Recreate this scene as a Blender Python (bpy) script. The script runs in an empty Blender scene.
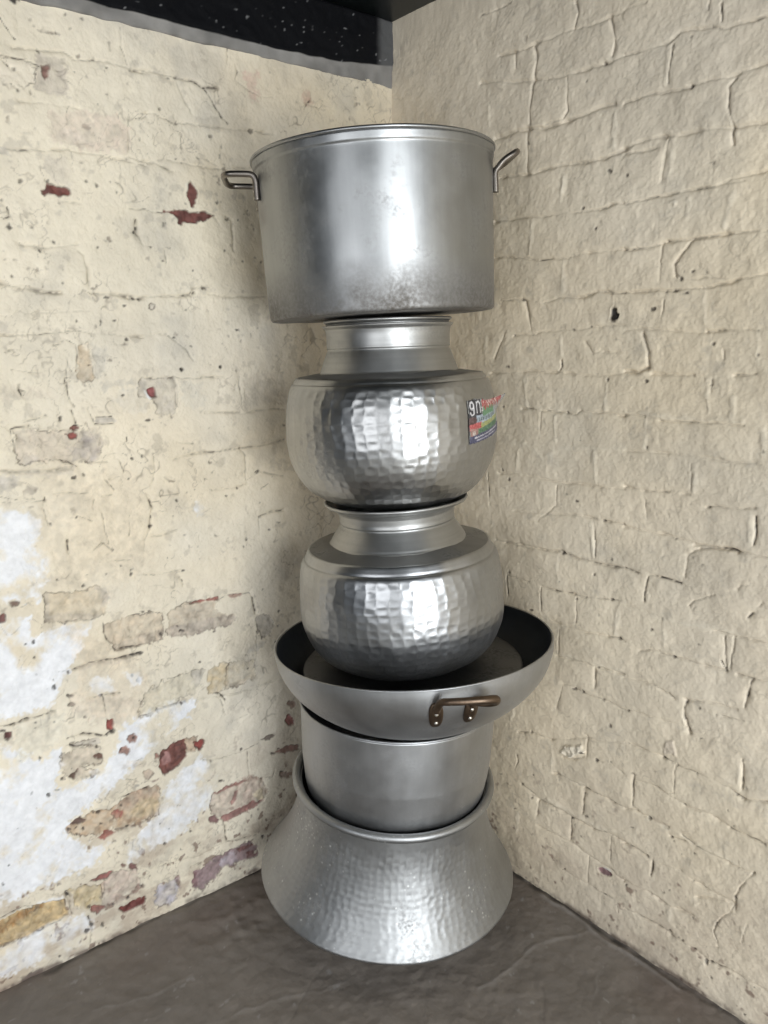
import bpy, math, random
import numpy as np
from mathutils import Matrix, Vector

PI = math.pi
scene = bpy.context.scene
COL = scene.collection

# ------------------------------------------------------------------ camera
CAM = np.array([-1.39879, -1.66692, 1.35])
RIGHT = np.array([0.777437, -0.628960, 0.0])      # horizontal direction across the view
AWAY = np.array([0.628960, 0.777437, 0.0])        # horizontal direction into the corner
yaw, pitch, roll = math.radians(51.02655), math.radians(11.88224), math.radians(-1.08437)
fwd = Vector((math.cos(pitch) * math.cos(yaw), math.cos(pitch) * math.sin(yaw), -math.sin(pitch)))
rgt = Vector((math.sin(yaw), -math.cos(yaw), 0))
upv = rgt.cross(fwd)
r2 = rgt * math.cos(roll) + upv * math.sin(roll)
u2 = -rgt * math.sin(roll) + upv * math.cos(roll)
cd = bpy.data.cameras.new('camera')
cd.sensor_fit = 'VERTICAL'
cd.sensor_height = 24.0
cd.lens = 24.0 * 790.5137 / 1024.0
cd.clip_start = 0.02
cam = bpy.data.objects.new('camera', cd)
COL.objects.link(cam)
m = Matrix((r2, u2, -fwd)).transposed().to_4x4()
m.translation = Vector(CAM)
cam.matrix_world = m
scene.camera = cam

# ------------------------------------------------------------------ light
world = bpy.data.worlds.new('world')
scene.world = world
world.use_nodes = True
world.node_tree.nodes['Background'].inputs['Color'].default_value = (0.62, 0.74, 0.95, 1)
world.node_tree.nodes['Background'].inputs['Strength'].default_value = 0.25

def area(name, loc, target, sx, sy, power, colour):
    l = bpy.data.lights.new(name, 'AREA')
    l.shape = 'RECTANGLE'
    l.size, l.size_y = sx, sy
    l.energy = power
    l.color = colour
    o = bpy.data.objects.new(name, l)
    o.location = loc
    d = Vector(target) - Vector(loc)
    o.rotation_euler = d.to_track_quat('-Z', 'Y').to_euler()
    COL.objects.link(o)
    return o

# daylight falling in through the wide doorway in the back wall, close to the right wall
area('doorway_daylight', (-1.35, -3.60, 1.06), (-1.35, 0, 1.06), 1.35, 2.05, 82, (0.93, 0.97, 1.0))
# added fill for the right wall, set in an unseen opening left behind the camera
area('side_fill', (-3.46, -2.25, 1.25), (0, -2.25, 1.25), 2.0, 1.5, 27, (0.96, 0.98, 1.0))

scene.view_settings.view_transform = 'Standard'
scene.view_settings.look = 'None'
scene.view_settings.gamma = 1.0
scene.view_settings.exposure = 0.30
scene.view_settings.use_curve_mapping = False

# ------------------------------------------------------------------ helpers
def link(name, me, mat=None, parent=None):
    o = bpy.data.objects.new(name, me)
    COL.objects.link(o)
    if mat is not None:
        for mm in (mat if isinstance(mat, (list, tuple)) else [mat]):
            me.materials.append(mm)
    if parent is not None:
        o.parent = parent
    return o

def structure(o):
    o['kind'] = 'structure'
    return o

def np_mesh(name, verts, quads, smooth=True, tris=None):
    me = bpy.data.meshes.new(name)
    verts = np.asarray(verts, dtype=np.float32)
    quads = np.asarray(quads, dtype=np.int32).reshape(-1, 4)
    nt = 0 if tris is None else len(tris)
    me.vertices.add(len(verts))
    me.vertices.foreach_set('co', verts.ravel())
    loops = quads.ravel()
    starts = np.arange(len(quads), dtype=np.int32) * 4
    if nt:
        tris = np.asarray(tris, dtype=np.int32).reshape(-1, 3)
        starts = np.concatenate([starts, len(loops) + np.arange(nt, dtype=np.int32) * 3])
        loops = np.concatenate([loops, tris.ravel()])
    me.loops.add(len(loops))
    me.loops.foreach_set('vertex_index', loops)
    me.polygons.add(len(starts))
    me.polygons.foreach_set('loop_start', starts)
    me.update(calc_edges=True)
    me.validate()
    if smooth:
        me.polygons.foreach_set('use_smooth', np.ones(len(me.polygons), dtype=bool))
    return me

def grid_quads(nu, nv, wrap=False):
    a = np.arange(nu * nv).reshape(nv, nu)
    if wrap:
        b = np.concatenate([a, a[:, :1]], 1)
    else:
        b = a
    return np.stack([b[:-1, :-1], b[:-1, 1:], b[1:, 1:], b[1:, :-1]], -1).reshape(-1, 4)

def set_colour(me, rgb, name='Col'):
    at = me.attributes.new(name, 'FLOAT_COLOR', 'POINT')
    c = np.ones((len(rgb), 4), dtype=np.float32)
    c[:, :3] = rgb
    at.data.foreach_set('color', c.ravel())

_lat = {}
def vnoise(u, v, scale, seed=0):
    """smooth lattice noise in -1..1; u, v in metres, scale = cell size in metres"""
    if seed not in _lat:
        _lat[seed] = np.random.default_rng(seed).uniform(-1, 1, (256, 256)).astype(np.float32)
    L = _lat[seed]
    x = u / scale + 1000.37
    y = v / scale + 1000.71
    xi = np.floor(x).astype(int)
    yi = np.floor(y).astype(int)
    fx = x - xi
    fy = y - yi
    fx = fx * fx * (3 - 2 * fx)
    fy = fy * fy * (3 - 2 * fy)
    a = L[xi % 256, yi % 256]
    b = L[(xi + 1) % 256, yi % 256]
    c = L[xi % 256, (yi + 1) % 256]
    d = L[(xi + 1) % 256, (yi + 1) % 256]
    return (a * (1 - fx) + b * fx) * (1 - fy) + (c * (1 - fx) + d * fx) * fy

def fbm(u, v, scale, seed=0, octaves=4, gain=0.5):
    t = 0
    a = 1.0
    for i in range(octaves):
        t = t + a * vnoise(u, v, scale / 2 ** i, seed + i)
        a *= gain
    return t

# ------------------------------------------------------------------ node materials
def mat_new(name):
    mt = bpy.data.materials.new(name)
    mt.use_nodes = True
    nt = mt.node_tree
    return mt, nt, nt.nodes['Principled BSDF']

def node(nt, kind, **kw):
    n = nt.nodes.new(kind)
    for k, v in kw.items():
        if k in n.inputs.keys():
            n.inputs[k].default_value = v
        else:
            setattr(n, k, v)
    return n

def painted(name, rough=0.6, speck=0.06, bump=0.25, scale=260, spec=0.5):
    """colour from the mesh's own paint attribute, with fine mottling and grain"""
    mt, nt, bs = mat_new(name)
    at = node(nt, 'ShaderNodeAttribute', attribute_name='Col')
    tc = node(nt, 'ShaderNodeTexCoord')
    n1 = node(nt, 'ShaderNodeTexNoise', Scale=scale, Detail=4.0)
    n2 = node(nt, 'ShaderNodeTexNoise', Scale=14.0, Detail=6.0, Roughness=0.65)
    nt.links.new(tc.outputs['Object'], n1.inputs['Vector'])
    nt.links.new(tc.outputs['Object'], n2.inputs['Vector'])
    mr = node(nt, 'ShaderNodeMapRange')
    mr.inputs['From Min'].default_value = 0.3
    mr.inputs['From Max'].default_value = 0.7
    mr.inputs['To Min'].default_value = 1 - speck
    mr.inputs['To Max'].default_value = 1 + speck
    nt.links.new(n2.outputs['Fac'], mr.inputs['Value'])
    mx = node(nt, 'ShaderNodeMix', data_type='RGBA', blend_type='MULTIPLY')
    mx.inputs['Factor'].default_value = 1.0
    nt.links.new(at.outputs['Color'], mx.inputs['A'])
    nt.links.new(mr.outputs['Result'], mx.inputs['B'])
    nt.links.new(mx.outputs['Result'], bs.inputs['Base Color'])
    bp = node(nt, 'ShaderNodeBump', Strength=bump, Distance=0.0015)
    nt.links.new(n1.outputs['Fac'], bp.inputs['Height'])
    nt.links.new(bp.outputs['Normal'], bs.inputs['Normal'])
    bs.inputs['Roughness'].default_value = rough
    bs.inputs['Specular IOR Level'].default_value = spec
    return mt

def plain(name, col, rough=0.6, bump=0.2, scale=60, metallic=0.0, var=0.25):
    mt, nt, bs = mat_new(name)
    tc = node(nt, 'ShaderNodeTexCoord')
    n1 = node(nt, 'ShaderNodeTexNoise', Scale=scale, Detail=6.0)
    nt.links.new(tc.outputs['Object'], n1.inputs['Vector'])
    rp = node(nt, 'ShaderNodeValToRGB')
    rp.color_ramp.elements[0].position = 0.3
    rp.color_ramp.elements[1].position = 0.7
    rp.color_ramp.elements[0].color = tuple(c * (1 - var) for c in col) + (1,)
    rp.color_ramp.elements[1].color = tuple(min(1, c * (1 + var)) for c in col) + (1,)
    nt.links.new(n1.outputs['Fac'], rp.inputs['Fac'])
    nt.links.new(rp.outputs['Color'], bs.inputs['Base Color'])
    bp = node(nt, 'ShaderNodeBump', Strength=bump, Distance=0.002)
    nt.links.new(n1.outputs['Fac'], bp.inputs['Height'])
    nt.links.new(bp.outputs['Normal'], bs.inputs['Normal'])
    bs.inputs['Roughness'].default_value = rough
    bs.inputs['Metallic'].default_value = metallic
    return mt

def metal(name, col=(0.56, 0.57, 0.58), rough=0.34, streak=(40, 40, 4), grime=0.25, grime_col=(0.10, 0.085, 0.07),
          low=None, flecks=0.0, aniso=0.0, rvar=0.12, scr=0.25):
    """worn aluminium: mottled, with brushed streaks, grime specks and (low=(z0, z1, amount)) soot towards the base"""
    mt, nt, bs = mat_new(name)
    L = nt.links.new
    tc = node(nt, 'ShaderNodeTexCoord')
    mp = node(nt, 'ShaderNodeMapping')
    mp.inputs['Scale'].default_value = streak
    L(tc.outputs['Object'], mp.inputs['Vector'])
    ns = node(nt, 'ShaderNodeTexNoise', Scale=1.0, Detail=5.0, Roughness=0.6)
    L(mp.outputs['Vector'], ns.inputs['Vector'])
    nb = node(nt, 'ShaderNodeTexNoise', Scale=9.0, Detail=8.0, Roughness=0.7)
    L(tc.outputs['Object'], nb.inputs['Vector'])
    nf = node(nt, 'ShaderNodeTexNoise', Scale=160.0, Detail=3.0)
    L(tc.outputs['Object'], nf.inputs['Vector'])
    def rng(src, a, b, c, d):
        r = node(nt, 'ShaderNodeMapRange')
        for k, v in zip(('From Min', 'From Max', 'To Min', 'To Max'), (a, b, c, d)):
            r.inputs[k].default_value = v
        L(src, r.inputs['Value'])
        return r.outputs['Result']
    def mixc(f, a, b, blend='MIX'):
        x = node(nt, 'ShaderNodeMix', data_type='RGBA', blend_type=blend)
        for s, v in (('Factor', f), ('A', a), ('B', b)):
            if isinstance(v, (int, float)):
                x.inputs[s].default_value = v
            elif isinstance(v, tuple):
                x.inputs[s].default_value = v + (1,) if len(v) == 3 else v
            else:
                L(v, x.inputs[s])
        return x.outputs['Result']
    c = mixc(rng(nb.outputs['Fac'], 0.3, 0.7, 0, 1), tuple(q * 0.86 for q in col), tuple(min(1, q * 1.1) for q in col))
    c = mixc(rng(ns.outputs['Fac'], 0.35, 0.75, 0, scr), c, tuple(q * 0.6 for q in col))
    def mul(a, b):
        x = node(nt, 'ShaderNodeMath', operation='MULTIPLY')
        L(a, x.inputs[0])
        if isinstance(b, (int, float)):
            x.inputs[1].default_value = b
        else:
            L(b, x.inputs[1])
        return x.outputs[0]
    g = mul(rng(nb.outputs['Fac'], 0.52, 0.75, 0, 1), rng(nf.outputs['Fac'], 0.42, 0.62, 0, 1))
    dirt = mul(g, grime)
    if low:
        sx = node(nt, 'ShaderNodeSeparateXYZ')
        L(tc.outputs['Object'], sx.inputs[0])
        hz = rng(sx.outputs['Z'], low[0], low[1], 1, 0)
        lo = mul(mul(hz, rng(nb.outputs['Fac'], 0.30, 0.62, 0.25, 1)), low[2])
        lo2 = mul(lo, rng(nf.outputs['Fac'], 0.35, 0.6, 0.6, 1))
        mxm = node(nt, 'ShaderNodeMath', operation='MAXIMUM')
        L(dirt, mxm.inputs[0])
        L(lo2, mxm.inputs[1])
        dirt = mxm.outputs[0]
    c = mixc(dirt, c, grime_col)
    if flecks:
        vo = node(nt, 'ShaderNodeTexVoronoi', Scale=72.0)
        L(tc.outputs['Object'], vo.inputs['Vector'])
        fl = mul(mul(rng(vo.outputs['Distance'], 0.10, 0.22, 1, 0), rng(nb.outputs['Fac'], 0.50, 0.62, 0, 1)), flecks)
        c = mixc(fl, c, (0.80, 0.80, 0.78))
    L(c, bs.inputs['Base Color'])
    r0 = rng(nb.outputs['Fac'], 0.3, 0.7, rough - rvar * 0.5, rough + rvar * 0.5)
    ad = node(nt, 'ShaderNodeMath', operation='ADD')
    L(r0, ad.inputs[0])
    L(mul(dirt, 0.4), ad.inputs[1])
    L(ad.outputs[0], bs.inputs['Roughness'])
    iv = node(nt, 'ShaderNodeMath', operation='SUBTRACT')
    iv.inputs[0].default_value = 1.0
    L(mul(dirt, 0.35), iv.inputs[1])
    L(iv.outputs[0], bs.inputs['Metallic'])
    bp = node(nt, 'ShaderNodeBump', Strength=0.12, Distance=0.0006)
    L(ns.outputs['Fac'], bp.inputs['Height'])
    L(bp.outputs['Normal'], bs.inputs['Normal'])
    bs.inputs['Anisotropic'].default_value = aniso
    return mt

# ------------------------------------------------------------------ the walls
DIRT = np.array((0.045, 0.036, 0.028))
PALE = np.array((0.80, 0.73, 0.59))

def axis(fine0, fine1, step, lo, hi, grow=1.25):
    a = list(np.arange(fine0, fine1 + step * 0.5, step))
    s = step
    while a[-1] < hi - 1e-6:
        s = min(s * grow, 0.25)
        a.append(min(hi, a[-1] + s))
    s = step
    while a[0] > lo + 1e-6:
        s = min(s * grow, 0.25)
        a.insert(0, max(lo, a[0] - s))
    return np.array(a)

def seg_dist(U, V, ax, ay, bx, by):
    dx, dy = bx - ax, by - ay
    l2 = dx * dx + dy * dy + 1e-12
    t = np.clip(((U - ax) * dx + (V - ay) * dy) / l2, 0, 1)
    return np.hypot(U - ax - t * dx, V - ay - t * dy)

def build_wall(us, vs, feats, base, seed, soil=1.0):
    """returns height (towards the room, metres) and colour on the us x vs grid"""
    U, V = np.meshgrid(us, vs)
    n1 = vnoise(U, V, 0.013, seed + 1) * 0.0016 + vnoise(U, V, 0.035, seed + 2) * 0.003
    n2 = vnoise(U, V, 0.013, seed + 3) * 0.0016 + vnoise(U, V, 0.035, seed + 4) * 0.003
    WU, WV = U + n1 * 0.7, V + n2 * 0.7
    edge = vnoise(U, V, 0.012, seed + 5) + 0.7 * vnoise(U, V, 0.005, seed + 6)
    H = np.zeros_like(U)
    H += 0.0030 * vnoise(U, V, 0.16, seed + 7) + 0.0016 * vnoise(U, V, 0.05, seed + 8)
    H += (0.0005 + 0.0004 * soil) * fbm(U, V, 0.022, seed + 9, 4, 0.6)
    H += 0.0006 * np.abs(vnoise(WU * 1.0, WV, 0.03, seed + 11)) + 0.00035 * vnoise(U, V, 0.0048, seed + 12)
    C = np.ones(U.shape + (3,)) * np.array(base)
    mott = fbm(U, V, 0.22, seed + 20, 6, 0.62)
    C *= (1 + 0.05 * mott)[..., None]
    grey = np.clip(fbm(U, V, 0.12, seed + 24, 4, 0.6) - 0.35, 0, 1)
    C += (np.array((0.50, 0.46, 0.39)) - C) * np.clip(grey * 0.55 * soil, 0, 0.5)[..., None]
    warm = vnoise(U, V, 0.3, seed + 30)
    C *= 1 + 0.03 * warm[..., None] * np.array((0.4, 0.0, -1.2))
    # crumbs of dirt in the hollows of the paint
    pit = np.clip(fbm(U, V, 0.016, seed + 40, 3) - 0.95, 0, 1) * 2.2 * np.clip(0.55 + 0.8 * vnoise(U, V, 0.18, seed + 41), 0, 1)
    C += (np.array((0.22, 0.18, 0.14)) - C) * np.clip(pit, 0, 0.75)[..., None] * soil
    H -= 0.0010 * np.clip(pit, 0, 1)

    # hairline cracks and crazing in the old paint
    for sc, sd_, al, dp in ((0.045, 70, 0.55, 0.0009), (0.020, 72, 0.40, 0.0005)):
        ru, rv = 0.80 * WU + 0.60 * WV + 2 * n1, -0.60 * WU + 0.80 * WV + 2 * n2
        n = vnoise(ru, rv, sc, seed + sd_) + 0.45 * vnoise(rv, ru, sc * 0.37, seed + sd_ + 5)
        gx = np.abs(n) / (0.0011 / sc * 1.6)
        mk = np.clip((vnoise(U, V, 0.11, seed + sd_ + 1) + 0.55 * vnoise(U, V, 0.03, seed + sd_ + 4) - 0.28) * 2.2, 0, 1) * soil
        ln = np.exp(-gx ** 2) * mk
        C += (np.array((0.17, 0.135, 0.10)) - C) * np.clip(al * ln, 0, 0.8)[..., None]
        H -= dp * ln
    flake = np.clip(fbm(U, V, 0.035, seed + 80, 4, 0.6) - 0.75, 0, 1) * 3 * soil          # scuffed, greyer flakes
    C += (np.array((0.47, 0.42, 0.34)) - C) * np.clip(flake * 0.5, 0, 0.45)[..., None]
    peach = np.clip(vnoise(U, V, 0.33, seed + 84) + 0.4 * vnoise(U, V, 0.1, seed + 85), 0, 1) * soil
    C *= 1 - peach[..., None] * np.array((0.0, 0.045, 0.12))
    low = np.clip((0.42 - V) / 0.35, 0, 1) * soil                                          # rising damp and grime low down
    st = np.clip(fbm(U * 0.6, V, 0.05, seed + 90, 5, 0.65) + 0.05, 0, 1) * low
    C += (np.array((0.42, 0.33, 0.25)) - C) * np.clip(st * 0.75, 0, 0.6)[..., None]
    st = np.clip(fbm(U, V, 0.02, seed + 96, 3, 0.6) - 0.75, 0, 1) * 4 * low
    C += (np.array((0.19, 0.12, 0.09)) - C) * np.clip(st, 0, 0.75)[..., None]
    foot = np.exp(-(V / 0.009) ** 2) * np.clip(0.55 + 0.9 * vnoise(U, V, 0.03, seed + 43) + 0.5 * vnoise(U, V, 0.008, seed + 44), 0, 1)

    def box(pts, mrg):
        x0, x1 = np.searchsorted(us, [pts[:, 0].min() - mrg, pts[:, 0].max() + mrg])
        y0, y1 = np.searchsorted(vs, [pts[:, 1].min() - mrg, pts[:, 1].max() + mrg])
        return slice(y0, y1), slice(x0, x1)

    for f in feats:
        if len(f) != 5:
            continue
        col, a, dp, rough, pts = f
        pts = np.array(pts, float).reshape(-1, 2) / 1000
        sl = box(pts, 0.012)
        u, v = WU[sl], WV[sl]
        if u.size == 0:
            continue
        d = np.full(u.shape, 9.0)
        inside = np.zeros(u.shape, bool)
        for i in range(len(pts)):
            ax, ay = pts[i]
            bx, by = pts[(i + 1) % len(pts)]
            d = np.minimum(d, seg_dist(u, v, ax, ay, bx, by))
            cr = (ay > v) != (by > v)
            with np.errstate(divide='ignore', invalid='ignore'):
                xx = (bx - ax) * (v - ay) / (by - ay + 1e-15) + ax
            inside ^= cr & (u < xx)
        sd = np.where(inside, d, -d) + (edge[sl] + 0.5 * vnoise(u, v, 0.0045, seed + 51)) * (rough + 0.6) * 0.00095
        soft = 0.0006 + rough * 0.0005
        w = np.clip(sd / soft * 0.5 + 0.5, 0, 1)
        fine = 0.30 * vnoise(u, v, 0.015, seed + 52) + 0.22 * vnoise(u, v, 0.0065, seed + 53) + 0.16 * edge[sl]
        g = np.array(col) * (1 + fine * (0.22 if col[0] > 0.7 else 1.0))[..., None]
        if a < 0.9 and rough >= 3:
            w = w * np.clip(0.85 + 0.35 * vnoise(u, v, 0.011, seed + 50), 0.3, 1.15)
        if col[0] > 0.7 and rough >= 6:              # limewash rubbed through to the cream
            w = w * np.clip(0.95 + 1.1 * fbm(u, v, 0.07, seed + 57, 5, 0.65), 0.0, 1)
        C[sl] += (g - C[sl]) * np.clip(w * a, 0, 1)[..., None]
        if dp >= 2:                                  # broken paint edge round the bare brick, with a dark outline
            rim = np.exp(-(sd / 0.0016) ** 2) * np.clip(0.45 + 0.9 * vnoise(u, v, 0.02, seed + 55), 0, 1)
            C[sl] += (np.array((0.10, 0.075, 0.055)) - C[sl]) * np.clip(0.75 * rim, 0, 0.8)[..., None]
            H[sl] += 0.0008 * np.exp(-((sd + 0.003) / 0.002) ** 2)
        H[sl] -= w * dp * 0.001 * (1 + 0.5 * edge[sl] + 0.5 * vnoise(u, v, 0.012, seed + 56))
    for f in feats:
        if len(f) != 4:
            continue
        al, wd, dp, pts = f
        pts = np.array(pts, float).reshape(-1, 2) / 1000
        sl = box(pts, 0.025)
        u, v = WU[sl], WV[sl]
        if u.size == 0:
            continue
        d = np.full(u.shape, 9.0)
        for i in range(len(pts) - 1):
            d = np.minimum(d, seg_dist(u, v, *pts[i], *pts[i + 1]))
        vary = np.clip(1 + 0.55 * vnoise(u, v, 0.022, seed + 60), 0.3, 1.6)
        s = max(wd * 0.00042, 0.0012)
        if al < 0:
            s = max(s, 0.0042)
            d = np.abs(d + 0.004 * vnoise(u, v, 0.018, seed + 61))
        pr = np.exp(-(d / (s * vary)) ** 2)
        H[sl] -= 0.001 * dp * pr * (vary if al >= 0 else 0.55 * vary)
        if al >= 0 and wd >= 4:                      # the bed of mortar sits a little back behind the bricks
            H[sl] -= 0.0011 * np.exp(-(d / 0.0085) ** 2) * vary
        if al >= 0:
            pc = np.exp(-(d / (0.8 * s * vary)) ** 2)
            C[sl] += (DIRT - C[sl]) * np.clip(al * 1.15 * pc * vary * np.clip(0.8 + 0.9 * vnoise(u, v, 0.006, seed + 62), 0.15, 1.3), 0, 0.97)[..., None]
        else:
            C[sl] += (PALE - C[sl]) * np.clip(-al * pr * vary * 0.6, 0, 0.9)[..., None]
    C += (np.array((0.13, 0.095, 0.078)) - C) * np.clip(foot, 0, 0.85)[..., None]      # splashed dirt along the floor
    return U, V, H, np.clip(C, 0.004, 0.95)

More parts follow.
